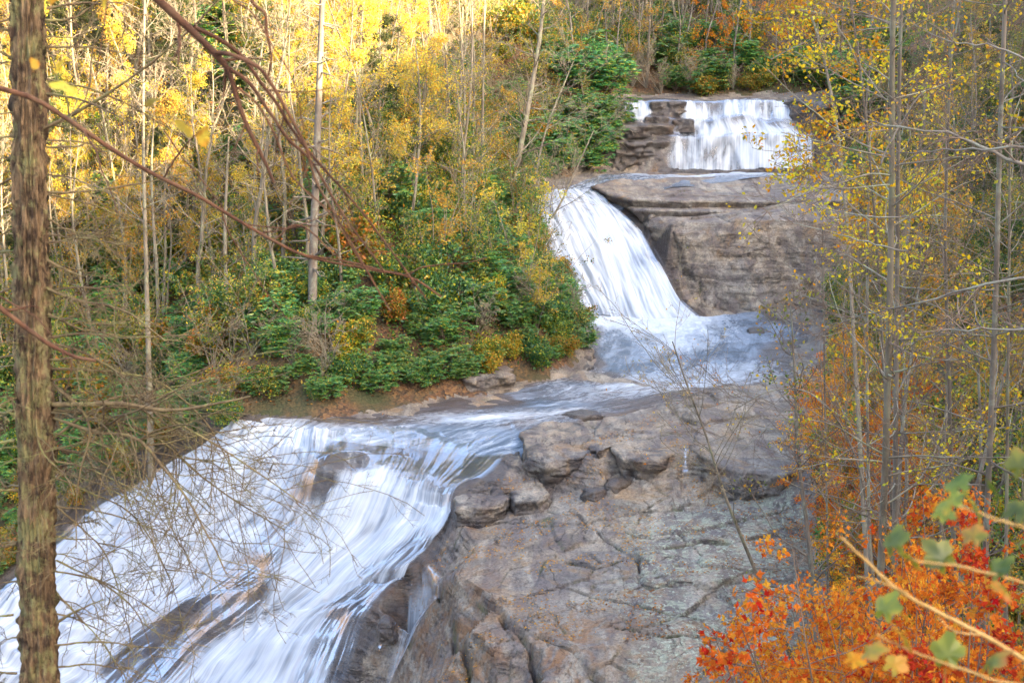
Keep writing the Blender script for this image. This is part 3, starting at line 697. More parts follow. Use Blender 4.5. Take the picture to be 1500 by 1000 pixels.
# shallow stream on the shelf between the upper and the middle falls
SL = [[(890,252,7.22,.5),(860,262,7.22,.5),(820,270,7.2,.6),(790,278,7.15,.8)], [(1000,252,7.22,.8),(930,260,7.22,.5),(870,272,7.2,.6),(835,284,7.05,.9)],
      [(1100,252,7.22,.9),(1000,261,7.22,.5),(905,274,7.15,.4),(865,285,7.0,.6)], [(1190,252,7.22,.7),(1080,262,7.22,.2),(940,276,7.1,.1),(880,288,7.0,.1)]]
A = loft(SL, 60, 120, 'z'); uv = flow_uv(A)
Zq = np.minimum(A[..., 2], hgt(A[..., 0], A[..., 1]) + .10) + .03 * fbm(uv[..., 0] * 1.2, uv[..., 1] * .5)
tag(link('shelf_stream', mesh('shelf_stream', np.stack([A[..., 0], A[..., 1], Zq], -1).reshape(-1, 3), grid_faces(*A.shape[:2]), M['pool'], {'dens': A[..., 3].ravel(), 'shallow': (A[..., 3] * 0).ravel() + .3}, uv.reshape(-1, 2))), 'thin stream crossing the rock shelf below the upper falls', kind='structure')

# ------------------------------------------------------------------ separate rocks and slabs
def slab(name, label, pix, zt, zb, cat='rock', group=None, wetv=.3, batter=.08, rough=.05, tilt=None, strat=.05, dome=.0, sp=.11, lichv=0.0, wob=.10, mode='z', seed=0, edge=.12, push=(0, 0), inl=0.0, topr=1.0):
    pts_ = np.array([at_z(a, b, zt) if mode == 'z' else [*at_d(a, 200, b)[:2], zt] for a, b in pix])
    c = pts_.mean(0)
    closed = np.concatenate([pts_, pts_[:1]]); seg = np.linalg.norm(np.diff(closed, axis=0), axis=1); s = np.concatenate([[0], np.cumsum(seg)])
    n = int(np.clip(s[-1] / sp, 40, 420)); t = np.linspace(0, s[-1], n, endpoint=False)
    O = np.stack([np.interp(t, s, closed[:, k]) for k in range(3)], -1)
    for _ in range(1): O = (np.roll(O, 1, 0) + 2 * O + np.roll(O, -1, 0)) / 4
    r = np.hypot(*(O - c)[:, :2].T).mean()
    th = zt - zb; nw = int(np.clip(th / sp, 5, 46))
    rings = []
    dirs = O - c; dirs[:, 2] = 0; dn = dirs / (np.linalg.norm(dirs, axis=1, keepdims=True) + 1e-6)
    er = min(edge, th * .2, r * .25)
    for k in np.linspace(0, 1, max(5, int(min(r / sp, 26)))):                   # top, centre outwards
        f = .02 + (1 - .02) * k
        Pk = c + dirs * f; rr = (1 - f) * r
        Pk[:, 2] = zt + dome * (1 - f ** 2) - er * np.clip(1 - rr / (er * 1.5), 0, 1) ** 2
        rings.append(Pk)
    for k in range(1, nw + 1):
        z = zt - er - (th - er) * k / nw
        off = batter * (zt - z) + er * .25
        Pk = O + dn * off; Pk[:, 0] += push[0] * (zt - z) + inl * (zt - z) * np.clip(-dn[:, 0] * 1.3, 0, 1); Pk[:, 1] += push[1] * (zt - z) * np.clip(-dn[:, 1] + .4, 0, 1); Pk[:, 2] = z; rings.append(Pk)
    R = np.array(rings); nt_ = len(rings) - nw
    x, y, z = R[..., 0], R[..., 1], R[..., 2]
    n1 = fbm(x * .9 + seed, y * .9, z * .9, o=4); n2 = fbm(x * 3 + seed, y * 3, z * 4, o=3)
    lay = fbm(x * .25 + seed, y * .25, z * 1.9 + seed, o=3)
    layer = (sstep(-.12, .12, lay) - .5) * .6
    k = np.concatenate([np.linspace(0, 1, nt_) ** 3, np.ones(nw)])[:, None]
    cw = worley(x * .8 + .35 * z + seed, y * .5 + z * 1.1 + seed)[0]; cw2 = worley(x * 2.1 + seed + .4 * y, z * 2.6 + y * .4 + seed)[0]
    hor = (strat * 3.0 * (cw - .5) + strat * 1.2 * (cw2 - .5) + wob * 1.0 * n1 + rough * n2 + strat * 2.2 * layer) * k
    R = R + dn[None] * hor[..., None]
    R[..., 2] += (1 - k) * rough * topr * (1.2 * n1 + .6 * n2) + .015 * n2
    if tilt: R[..., 2] += (x - c[0]) * tilt[0] + (y - c[1]) * tilt[1]
    m_, n_ = R.shape[:2]; ii = np.arange(m_ * n_).reshape(m_, n_); jn = np.roll(ii, -1, 1)
    F = np.stack([ii[:-1], ii[1:], jn[1:], jn[:-1]], -1).reshape(-1, 4)
    V = R.reshape(-1, 3); b0 = np.array([c[0], c[1], zb])
    u = np.clip((zt - V[:, 2]) / max(th, .1), 0, 1)
    me = mesh(name, V - b0, F, M['rock'], {'wet': np.clip(wetv * (.6 + .8 * u), 0, 1), 'lichen': np.full(len(V), lichv) * (1 - u), 'crack': np.zeros(len(V))})
    me.flip_normals() if ((pts_[:, 0] * np.roll(pts_[:, 1], -1) - np.roll(pts_[:, 0], -1) * pts_[:, 1]).sum() > 0) else None
    o = link(name, me, loc=b0); return tag(o, label, cat, group)

# blocks at the outlet of the pool
slab('rock_block', 'square fractured rock block, left of the two beside the pool outlet', [(770,666),(800,674),(850,669),(868,658),(884,640),(850,620),(800,616),(762,634)], -.10, -1.75, group='rock blocks at the pool outlet', wetv=.35, seed=3, batter=-.05, tilt=(0,.03), wob=.05, edge=.05, strat=.09)
slab('rock_block', 'long rock block with a shaded hollow in its front, right of outlet', [(872,662),(892,654),(912,672),(960,673),(1000,662),(1004,646),(990,622),(930,604),(880,612),(866,640)], .08, -1.15, group='rock blocks at the pool outlet', wetv=.3, seed=8, batter=-.16, wob=.06, edge=.06, strat=.09)
slab('rock_slab', 'broad pale slab above the little side trickle', [(1008,650),(1022,632),(1060,612),(1190,600),(1205,668),(1150,692),(1090,688),(1045,674)], .30, -1.0, group=None, wetv=.1, seed=12, batter=-.10, wob=.08, tilt=(.01,.03), edge=.08, strat=.1)
slab('rock_slab', 'thin upper slab lying on bedrock at the pool edge', [(1040,574),(1080,564),(1190,560),(1200,584),(1120,588),(1050,588)], .46, -.2, wetv=.12, seed=14, wob=.08)
slab('rock_slab', 'thin middle slab stepping down from pool edge', [(1000,604),(1060,590),(1190,588),(1195,606),(1110,608),(1030,616)], .52, -.1, wetv=.12, seed=15, wob=.08)
slab('boulder', 'flat topped boulder at the right end of the ledge fall', [(664,728),(682,714),(720,712),(744,728),(738,740),(705,744),(668,742)], -1.52, -2.5, 'boulder', 'boulders below the ledge', .35, seed=21, batter=-.12, dome=.1, wob=.07, sp=.06, edge=.08)
slab('boulder', 'angular boulder wedged between slab and outlet block', [(744,716),(765,706),(797,706),(806,722),(790,733),(754,733)], -1.38, -2.4, 'boulder', 'boulders below the ledge', .35, seed=22, batter=-.08, dome=.1, wob=.09, sp=.06, edge=.08)
slab('boulder', 'small dark wet boulder between two larger boulders', [(716,712),(738,707),(746,714),(740,722),(720,722)], -1.35, -2.2, 'boulder', 'boulders below the ledge', .9, seed=23, dome=.1, wob=.06, sp=.05)
slab('stone', 'small flat wet stone in the trickle channel under the blocks', [(888,700),(915,696),(922,702),(905,708),(890,707)], -.85, -1.3, 'stone', 'stones in the trickle channel', .9, seed=24, dome=.08, wob=.05, sp=.05)
slab('stone', 'dark stone on leaf strewn rock below the left block', [(850,716),(880,712),(892,718),(870,724)], -1.15, -1.6, 'stone', 'stones in the trickle channel', .9, seed=25, dome=.06, wob=.05, sp=.05)
slab('stone', 'dark rounded stone in the spray beside right rivulet', [(553,903),(566,897),(578,903),(574,914),(556,914)], -5.55, -6.4, 'stone', 'stones in the spray', 1, seed=26, dome=.12, wob=.05, sp=.04)
slab('stone', 'black wet stone in the spray at the foot of rivulet', [(610,942),(628,938),(636,948),(622,956),(610,952)], -6.3, -7.8, 'stone', 'stones in the spray', 1, seed=27, dome=.1, wob=.05, sp=.04)
slab('boulder', 'low dark boulder breaking the pool surface', [(1092,482),(1105,479),(1120,481),(1122,486),(1095,487)], .12, -.5, 'boulder', None, 1, seed=28, dome=.15, wob=.05, sp=.08)
slab('rock_slab', 'low wet slab awash just above the lower falls', [(820,604),(850,598),(880,600),(885,606),(840,609)], .12, -.3, wetv=.8, seed=29, wob=.05, sp=.08)
# ledges of the left bank
g_ = 'flat ledges along the left bank'
slab('ledge_stone', 'long flat ledge stone reaching furthest into the pool', [(768,527),(800,520),(836,524),(840,531),(805,534),(772,532)], .42, -.3, 'rock', g_, .35, seed=31, strat=.07)
slab('ledge_stone', 'upper ledge stone under the last green bush', [(822,507),(850,503),(870,508),(868,514),(835,515)], .55, -.3, 'rock', g_, .3, seed=32, strat=.07)
slab('ledge_stone', 'tilted ledge stone just below the upper one', [(832,516),(855,514),(872,518),(866,524),(838,524)], .35, -.4, 'rock', g_, .5, seed=33, strat=.07, tilt=(.05,0))
slab('ledge_stone', 'dark stub of rock at foot of the middle falls bush', [(836,481),(850,479),(856,484),(848,488),(836,487)], .45, -.4, 'rock', g_, .8, seed=34)
slab('ledge_stone', 'layered ledge stone under the red leaves of bank', [(676,541),(710,532),(742,534),(745,545),(715,553),(680,553)], .95, -.2, 'rock', g_, .25, seed=35, strat=.12)
slab('ledge_stone', 'lower layered stone beneath the mossy ledge', [(740,528),(775,519),(812,520),(812,528),(770,534)], .75, -.2, 'rock', g_, .3, seed=36, strat=.12)
slab('rock_slab', 'pale flat gravelly slab along the left bank', [(655,575),(700,560),(760,549),(785,552),(760,566),(700,577)], .16, -.4, wetv=.12, seed=37, strat=.03, wob=.12)
slab('ledge_stone', 'small square stone at the water line below the bushes', [(842,536),(862,531),(872,535),(860,541),(846,541)], .15, -.4, 'rock', g_, .6, seed=38)
# shelf and big block right of the middle falls
slab('rock_ledge', 'long pale top ledge crossing above the big rock face', [(866,110),(900,114),(1060,115),(1255,115),(1260,103),(1120,102.4),(1000,102.6),(925,103.5),(890,106)], 6.84, 5.8, 'rock', 'ledges beside the middle falls', .12, seed=41, batter=-.55, strat=.08, sp=.16, mode='xy', tilt=(0, .05), edge=.10, wob=.12, inl=.2)
slab('rock_ledge', 'dark thin ledge beneath the pale top ledge', [(905,107),(1000,107),(1250,107),(1262,101.5),(1120,101),(1000,101.2),(930,102)], 6.0, 5.1, 'rock', 'ledges beside the middle falls', .35, seed=42, batter=-.6, strat=.08, sp=.16, mode='xy', edge=.08, wob=.12, inl=.2)
slab('rock_ledge', 'big pale rounded rock face beside the middle falls', [(945,101.5),(965,104),(1060,104),(1262,104),(1275,99.5),(1180,98.4),(1080,98.0),(990,98.6)], 5.5, -.3, 'rock', 'ledges beside the middle falls', .06, seed=43, batter=.06, strat=.07, sp=.15, wob=.14, rough=.035, push=(.0, -.5), edge=.5, dome=.12, mode='xy', inl=.42)

# upper falls rocks
slab('rock_ledge', 'pale topped ledge left of the upper falls veil', [(904,126),(980,126),(986,123.6),(965,122.4),(915,122.0),(902,123)], 10.85, 9.75, 'rock', 'ledges beside the upper falls', 1.0, seed=51, strat=.12, sp=.15, batter=-.25, wob=.12, mode='xy')
slab('rock_ledge', 'massive dark overhung rock at the foot of upper falls', [(858,126),(985,126),(988,122.9),(960,121.7),(880,121.2),(856,122.5)], 9.55, 6.8, 'rock', 'ledges beside the upper falls', 1.0, seed=52, strat=.2, sp=.15, batter=.10, wob=.15, mode='xy')
slab('rock_ledge', 'low dark rock rib splitting crest of upper falls', [(953,128),(1004,128),(1004,126.0),(980,125.6),(953,126)], 12.62, 11.3, 'rock', 'ledges beside the upper falls', .9, seed=53, strat=.16, sp=.13, wob=.12, mode='xy', edge=.06)
slab('rock_ledge', 'shadowed cliff block right of the upper falls', [(1154,129),(1260,131),(1265,124.5),(1205,123.8),(1158,125.2)], 12.72, 7.0, 'rock', 'ledges beside the upper falls', 1.0, seed=54, strat=.25, sp=.2, batter=.04, wob=.25, mode='xy')
slab('rock_ledge', 'left step of wet rock in upper falls', [(942,126.2),(976,126.2),(978,124.5),(944,124.4)], 11.4, 10.5, 'rock', 'ledges beside the upper falls', .9, seed=55, strat=.10, sp=.12, wob=.1, mode='xy', edge=.06)
slab('rock_ledge', 'right step of wet rock in upper falls', [(984,126),(1012,126),(1012,124.3),(986,124.2)], 11.2, 10.1, 'rock', 'ledges beside the upper falls', .9, seed=56, strat=.10, sp=.12, wob=.1, mode='xy', edge=.06)

# small side trickle falling between the blocks
T = [[(999 + 5 * k, y_, 0, (0, .75, 0)[k] * e_) for y_, e_ in ((652, .5), (660, 1), (668, 1), (678, .9), (686, .6), (692, .0))] for k in range(3)]
A = loft([[(a, b, 59.3 if False else (60.2 - .25 * k), d) for k, (a, b, c, d) in enumerate(ln)] for ln in T], 14, 60, 'd')
uv = flow_uv(A)
tag(link('trickle', mesh('trickle', A[..., :3].reshape(-1, 3), grid_faces(14, 60), M['fall'], {'dens': A[..., 3].ravel()}, uv.reshape(-1, 2))), 'small side trickle pouring off the slab into the rock channel', kind='structure')

# ------------------------------------------------------------------ vegetation tools
def nrm(v): return v / (np.linalg.norm(v, axis=-1, keepdims=True) + 1e-9)
def tubes(Pb, R, sides):
    B, K, _ = Pb.shape
    T = nrm(np.gradient(Pb, axis=1)); ref = np.where(np.abs(T[..., 2:3]) > .9, np.array([1., 0, 0]), np.array([0, 0, 1.]))
    n = nrm(np.cross(T, ref)); b = np.cross(T, n)
    a = np.arange(sides) * 2 * math.pi / sides
    V = Pb[:, :, None] + R[:, :, None, None] * (n[:, :, None] * np.cos(a)[:, None] + b[:, :, None] * np.sin(a)[:, None])
    i = np.arange(B * K * sides).reshape(B, K, sides); j = np.roll(i, -1, 2)
    F = np.stack([i[:, :-1], j[:, :-1], j[:, 1:], i[:, 1:]], -1).reshape(-1, 4)
    return V.reshape(-1, 3), F
def grow(r, par, n, t0, t1, ang, L, rf, K, wander=.25, up=0., rmin=.004, tip=.35, lt=.5, fl=0):
    Pp, Rp, Lp = par; B, Kp, _ = Pp.shape
    t = r.uniform(t0, t1, (B, n)); s = t * (Kp - 1); i = np.clip(np.floor(s).astype(int), 0, Kp - 2); f = (s - i)[..., None]
    bi = np.arange(B)[:, None]
    base = Pp[bi, i] * (1 - f) + Pp[bi, i + 1] * f; T = nrm(Pp[bi, i + 1] - Pp[bi, i])
    rad = Rp[bi, i] * (1 - f[..., 0]) + Rp[bi, i + 1] * f[..., 0]
    rv = r.normal(size=(B, n, 3)); rv[..., 2] *= (1 - fl); perp = nrm(np.cross(T, rv))
    if fl: perp[..., 2] *= (1 - fl); perp = nrm(perp)
    an = ang * r.uniform(.75, 1.25, (B, n))[..., None]
    d = nrm(np.cos(an) * T + np.sin(an) * perp)
    LL = L * Lp[:, None] * (1 - lt * t) * r.uniform(.6, 1.2, (B, n))
    Q = np.zeros((B, n, K, 3)); Q[:, :, 0] = base; step = (LL / (K - 1))[..., None]
    for k in range(1, K):
        Q[:, :, k] = Q[:, :, k - 1] + d * step
        d = d + wander * r.normal(size=d.shape); d[..., 2] += up; d = nrm(d)
    R0 = np.maximum(rad * rf, rmin); R = R0[..., None] * np.linspace(1, tip, K)
    return Q.reshape(B * n, K, 3), np.maximum(R.reshape(B * n, K), rmin * .8), LL.ravel()
def leaves(r, lev, n, size, asp=.5, jit=.05, t0=.2, dirmix=.6, down=0., tint=None, whorl=0, shape=0):
    Pp, Rp, Lp = lev; B, K, _ = Pp.shape
    b = r.integers(0, B, n); s = r.uniform(t0, 1, n) * (K - 1); i = np.clip(s.astype(int), 0, K - 2); f = (s - i)[:, None]
    C = Pp[b, i] * (1 - f) + Pp[b, i + 1] * f; T = nrm(Pp[b, i + 1] - Pp[b, i])
    if whorl:
        C = Pp[b, -1]; a = r.uniform(0, 2 * math.pi, n)
        d = np.stack([np.cos(a), np.sin(a), r.uniform(-.35, .25, n)], -1)
        d = nrm(d + T * .25)
    else:
        d = nrm(T * dirmix + r.normal(size=(n, 3)))
        C = C + r.normal(size=(n, 3)) * jit
    d[:, 2] -= down; d = nrm(d)
    S = nrm(np.cross(d, r.normal(size=(n, 3)) * (.45 if whorl else 1) + (np.array([0, 0, 1.]) if whorl else 0)))
    l = (size * r.uniform(.65, 1.25, n))[:, None]; w = l * asp
    N = np.cross(d, S)
    if shape:        # three lobes, folded along the midrib
        k = lambda a_, b_, c_: C + S * l * a_ + d * l * b_ + N * l * c_
        V = np.stack([C, k(-.46, .42, .08), k(-.15, .56, .05), k(0, 1, -.10), k(.15, .56, .05), k(.46, .42, .08)], 1)
        o6 = np.arange(n)[:, None] * 6
        F = np.concatenate([o6 + np.array([0, 1, 2, 3]), o6 + np.array([0, 3, 4, 5])])
        tn = r.uniform(0, 1, n) if tint is None else np.clip(r.normal(tint[0], tint[1], n), 0, 1)
        return V.reshape(-1, 3), F, np.repeat(tn, 6)
    V = np.stack([C, C + d * l * .45 + S * w / 2 + N * l * .06, C + d * l - N * l * .08, C + d * l * .45 - S * w / 2 + N * l * .06], 1)
    F = np.arange(n * 4).reshape(n, 4)
    tn = r.uniform(0, 1, n) if tint is None else np.clip(r.normal(tint[0], tint[1], n), 0, 1)
    return V.reshape(-1, 3), F, np.repeat(tn, 4)
def thing(name, label, cat, group=None, loc=(0, 0, 0)):
    o = bpy.data.objects.new(name, None); COL.objects.link(o); o.location = loc; o.empty_display_size = .2
    return tag(o, label, cat, group)
def trunk_line(r, h, r0, K=14, wander=.05, lean=(0, 0), tip=.12):
    d = nrm(np.array([lean[0], lean[1], 1.0])); Q = [np.zeros(3)]
    for k in range(1, K):
        Q.append(Q[-1] + d * h / (K - 1)); d = nrm(d + wander * r.normal(size=3) * np.array([1, 1, .2]) + np.array([0, 0, .03]))
    Q = np.array(Q)[None]; R = (r0 * (np.linspace(1, tip, K) ** .9))[None]; R[0, 0] *= 1.35
    return Q, R, np.array([h])
def wood_mesh(name, levs, mat, sides=(7, 5, 4, 3)):
    parts = [tubes(l[0], l[1], s) for l, s in zip(levs, sides)]
    V, F, _ = join(parts); return mesh(name, V, F, mat)
def leaf_mesh(name, parts, mat):
    V, F, A = join(parts); return mesh(name, V, F, mat, {'tint': A}, smooth=False)

PROTO = {}
def proto(kind, i):
    key = (kind, i)
    if key in PROTO:
        return copy_tree(PROTO[key])
    r = np.random.default_rng(hash_(kind) + i * 101)
    if kind in ('bare', 'bare_brown', 'yellow', 'far'):
        h = 15.; bark, tw = ('bark_grey', 'twig_brown') if kind == 'bare_brown' else ('bark_pale', 'twig_pale')
        if kind == 'far': bark, tw = 'bark_grey', 'bark_grey'
        t = trunk_line(r, h, .12, 16, .05, (r.uniform(-.08, .08), r.uniform(-.08, .08)))
        nn = (24, 6, 5) if kind != 'far' else (22, 5, 4)
        a = grow(r, t, nn[0], .18, .97, 1.0, .27, .42, 7, .16, .10, .018, lt=.65)
        b = grow(r, a, nn[1], .2, 1., .75, .42, .5, 5, .22, .05, .010)
        c = grow(r, b, nn[2], .15, 1., .7, .5, .6, 4, .28, .03, .0075)
        o = thing('bare_tree' if kind != 'yellow' else 'yellow_tree', None, None)
        link('trunk', wood_mesh('trunk', [t, a], M[bark], (8, 4)), o)
        link('crown', wood_mesh('crown', [b, c], M[tw], (3, 3)), o)
        if kind == 'yellow':
            link('foliage', leaf_mesh('foliage', [leaves(r, c, 4600, .14, .6, .12)], M['yellow']), o)
        if kind == 'bare_brown' or (kind == 'bare' and i % 3 == 0):
            link('foliage', leaf_mesh('foliage', [leaves(r, c, 700, .11, .6, .12)], M['gold' if i % 2 else 'olive']), o)
    elif kind == 'sapling':           # thin understorey stems with sparse yellow leaves
        o = thing('sapling', None, None); st_ = []; tw = []
        ts = [trunk_line(r, r.uniform(3.5, 6), .035, 9, .08, (r.uniform(-.3, .3), r.uniform(-.3, .3))) for _ in range(5)]
        t = tuple(np.concatenate([x[k] for x in ts]) for k in range(3))
        a = grow(r, t, 9, .25, 1, .8, .3, .5, 5, .2, .06, .009); b = grow(r, a, 5, .2, 1, .7, .5, .6, 4, .25, .02, .006)
        link('stem', wood_mesh('stem', [t, a, b], M['twig_pale'], (5, 3, 3)), o)
        link('foliage', leaf_mesh('foliage', [leaves(r, b, 1500, .12, .6, .08, down=.3)], M['yellow' if i == 0 else 'greenmix']), o)
    elif kind == 'hemlock':
        h = 11.; t = trunk_line(r, h, .14, 14, .02)
        a = grow(r, t, 80, .06, .98, 1.45, .34, .3, 7, .06, -.035, .014, lt=.8, fl=.0)
        b = grow(r, a, 12, .15, 1., .95, .36, .5, 4, .1, -.05, .006, fl=.75)
        o = thing('hemlock_tree', None, None)
        link('trunk', wood_mesh('trunk', [t, a], M['bark_grey'], (8, 3)), o)
        link('foliage', leaf_mesh('foliage', [leaves(r, b, 17000, .16, .22, .04, down=.2, t0=0)], M['hemlock']), o)
    elif kind in ('rhodo', 'mixed'):
        o = thing('rhododendron_shrub' if kind == 'rhodo' else 'leafy_shrub', None, None)
        ts = [trunk_line(r, r.uniform(.9, 1.7), .03, 6, .12, (r.uniform(-.9, .9), r.uniform(-.9, .9))) for _ in range(12)]
        t = tuple(np.concatenate([x[k] for x in ts]) for k in range(3))
        a = grow(r, t, 7, .2, 1, .9, .55, .5, 4, .2, .08, .008); b = grow(r, a, 5, .2, 1, .8, .55, .6, 3, .2, .08, .005)
        link('stem', wood_mesh('stem', [t, a], M['twig_brown'], (4, 3)), o)
        if kind == 'rhodo':
            link('foliage', leaf_mesh('foliage', [leaves(r, b, 4200, .20, .30, 0, down=.25, whorl=1, tint=(.52, .26))], M['rhodo']), o)
        else:
            link('foliage', leaf_mesh('foliage', [leaves(r, b, 3600, .14, .55, .10, down=.2, tint=(.25 + .17 * i, .30))], M['greenmix']), o)
    elif kind in ('maple', 'red'):
        o = thing('maple_sapling' if kind == 'maple' else 'red_shrub', None, None)
        ts = [trunk_line(r, r.uniform(2.2, 4.2) * (1 if kind == 'maple' else .5), .025, 8, .10, (r.uniform(-.4, .4), r.uniform(-.4, .4))) for _ in range(4)]
        t = tuple(np.concatenate([x[k] for x in ts]) for k in range(3))
        a = grow(r, t, 12, .2, 1, 1.2, .42, .5, 5, .12, .0, .007, fl=.6); b = grow(r, a, 6, .2, 1, .8, .5, .6, 4, .2, .0, .004, fl=.6)
        link('stem', wood_mesh('stem', [t, a, b], M['twig_brown'], (5, 3, 3)), o)
        link('foliage', leaf_mesh('foliage', [leaves(r, b, 4200, .07, .75, .05, down=.15)], M['orange' if kind == 'maple' else 'red']), o)
    elif kind in ('near_orange', 'near_red'):
        o = thing('maple_sapling' if kind == 'near_orange' else 'red_shrub', None, None)
        ts = [trunk_line(r, r.uniform(3.6, 5.4), .022, 10, .08, (r.uniform(-.13, .13), r.uniform(-.13, .13))) for _ in range(6)]
        t = tuple(np.concatenate([x[k] for x in ts]) for k in range(3))
        a = grow(r, t, 16, .35, 1, 1.1, .20 if kind == 'near_orange' else .10, .4, 6, .14, .0, .004, fl=.5); b = grow(r, a, 7, .2, 1, .8, .45, .6, 4, .2, .0, .0022, fl=.5)
        link('stem', wood_mesh('stem', [t, a, b], M['twig_brown'], (6, 4, 3)), o)
        link('foliage', leaf_mesh('foliage', [leaves(r, b, 6500, .052, .75, .03, down=.2, shape=1)], M['orange' if kind == 'near_orange' else 'red']), o)
    elif kind == 'silver':            # leafless, finely twigged grey shrub
        o = thing('bare_shrub', None, None)
        ts = [trunk_line(r, r.uniform(1.6, 3.2), .03, 8, .12, (r.uniform(-.8, .8), r.uniform(-.8, .8))) for _ in range(7)]
        t = tuple(np.concatenate([x[k] for x in ts]) for k in range(3))
        a = grow(r, t, 8, .2, 1, .8, .5, .5, 5, .2, .03, .008); b = grow(r, a, 6, .2, 1, .7, .5, .6, 4, .25, .02, .006); c = grow(r, b, 3, .2, 1, .7, .5, .7, 3, .25, 0, .005)
        link('stem', wood_mesh('stem', [t], M['bark_pale'], (5,)), o)
        link('twigs', wood_mesh('twigs', [a, b, c], M['twig_pale'], (3, 3, 3)), o)
    PROTO[key] = o
    return o
def hash_(s): return sum(ord(c) * (i + 3) for i, c in enumerate(s)) % 9973
NV = dict(near_orange=3, near_red=2, bare=6, bare_brown=4, yellow=3, far=4, sapling=4, hemlock=3, rhodo=4, mixed=4, maple=4, red=2, silver=3)
PLACED = []
pyr = random.Random(11)
def put(kind, x, y, s=1.0, lean=0., dz=-.05, variant=None):
    z = float(hgt(x, y)) + dz
    o = proto(kind, pyr.randrange(NV[kind]) if variant is None else variant)
    o.location = (x, y, z); o.rotation_euler = (pyr.gauss(0, .03), lean + pyr.gauss(0, .03), pyr.uniform(0, 6.28)); o.scale = (s, s, s * pyr.uniform(.92, 1.1))
    PLACED.append((o, kind, x, y, z)); return o
HTOP = dict(near_orange=5, near_red=5, bare=14, bare_brown=14, yellow=14, far=14, hemlock=11, sapling=5, rhodo=1.8, mixed=1.8, maple=4, red=2, silver=3)
def visible(x, y, z, top, s):
    a = project(np.array([x, y, z])); b = project(np.array([x, y, z + top * s]))
    return a[2] > 1 and -60 < a[0] < 1560 and b[1] < 1040 and a[1] > -20
def scatter(kind, n, cond, sr=(.8, 1.2), mind=1.2, box=(-60, 40, 40, 220), own=None):
    done = [] if own is None else own; tries = 0; k = 0
    while k < n and tries < n * 120:
        tries += 1
        # sample along the view so that density falls with distance
        y = pyr.uniform(box[2], box[3]); hw = y * .40 + 3
        x = pyr.uniform(max(-hw, box[0]), min(hw, box[1]))
        if poly_in(np.array([x]), np.array([y]), BW)[0]: continue
        d, bz, bi = bank_dist(np.array([x]), np.array([y])); z = float(hgt(x, y)); px, py, _ = project(np.array([x, y, z]))
        s = pyr.uniform(*sr)
        if not visible(x, y, z, HTOP[kind], s) or not cond(x, y, z, float(d[0]), float(px), float(py)): continue
        if any((x - a) ** 2 + (y - b) ** 2 < mind * mind for a, b in done): continue
        done.append((x, y)); put(kind, x, y, s); k += 1
    return k
def axis_x(y): return np.interp(y, [40, 55, 70, 85, 95, 110, 125, 150, 300], [-2, -4, 2, 9, 12, 14, 16, 18, 25])
isleft = lambda x, y: x < axis_x(y) and y > 60
isright = lambda x, y: x > axis_x(y) and y < 140
# line of rhododendrons and bushes along the left bank, then up the slope behind it
lb = [bw[i] for i in range(1, 24)]
own = []
def bankrow(off, step, kinds, sr, y0=0, y1=1e9, jit=.5):
    pl = np.array(lb); seg = np.hypot(*np.diff(pl[:, :2], axis=0).T); s = np.concatenate([[0], np.cumsum(seg)])
    for t in np.arange(0, s[-1], step):
        x = np.interp(t, s, pl[:, 0]); y = np.interp(t, s, pl[:, 1]); x2 = np.interp(t + .5, s, pl[:, 0]); y2 = np.interp(t + .5, s, pl[:, 1])
        n = np.array([-(y2 - y), x2 - x]); n = n / (np.hypot(*n) + 1e-9)
        for sg in (1, -1):
            xx, yy = x + n[0] * off * sg + pyr.gauss(0, jit), y + n[1] * off * sg + pyr.gauss(0, jit)
            if not poly_in(np.array([xx]), np.array([yy]), BW)[0]: break
        if yy < y0 or yy > y1: continue
        pxx = float(project(np.array([xx, yy, float(hgt(xx, yy))]))[0])
        put(pyr.choice(kinds), xx, yy, pyr.uniform(*sr) * (.5 if abs(pxx - 458) < 16 and yy < 74 else 1)); own.append((xx, yy))
bankrow(.8, .95, ['rhodo', 'rhodo', 'mixed'], (.7, 1.05), jit=.25)
bankrow(2.0, 1.3, ['rhodo', 'mixed', 'rhodo', 'mixed', 'silver', 'sapling'], (.9, 1.3))
bankrow(3.6, 1.6, ['rhodo', 'mixed'], (1.1, 1.6))
bankrow(6.0, 2.2, ['rhodo', 'mixed', 'mixed', 'silver'], (1.2, 1.8))
for a, b, D, s_ in [(862,238,119.5,2.),(880,215,121.5,2.1),(893,190,124,2.2),(850,200,122.5,2.6),(832,228,119,2.4),(872,170,127,2.7),(842,165,127,2.6),(820,250,116,2.1),(890,150,131,2.6),(860,140,131,3)]:
    w_ = at_d(a, 200, D); put('rhodo', w_[0], w_[1], s_); own.append((w_[0], w_[1]))
L0w = np.array([P(q[:3]) for q in L[0]])[:, :2]; bdw = np.array([w_[:2] for w_ in bw[1:9]])[::-1]
for fr_ in np.arange(0, 1, .035):
    t_ = fr_ * 7; a_ = np.array([np.interp(t_, range(8), L0w[:, k_]) for k_ in (0, 1)]); b_ = np.array([np.interp(t_, range(8), bdw[:, k_]) for k_ in (0, 1)])
    for f_ in (.45, .95):
        w_ = a_ + (b_ - a_) * f_ + np.array([pyr.gauss(0, .2), pyr.gauss(0, .2)]); put(pyr.choice(['rhodo', 'mixed', 'silver']), w_[0], w_[1], pyr.uniform(.6, .95)); own.append((w_[0], w_[1]))
nb_ = len(PLACED)
scatter('rhodo', 70, lambda x, y, z, d, px, py: isleft(x, y) and 5 < d < 30, (1.2, 2.2), 2.2, own=own)
scatter('mixed', 90, lambda x, y, z, d, px, py: isleft(x, y) and 4 < d < 40, (1.2, 2.2), 2.2, own=own)
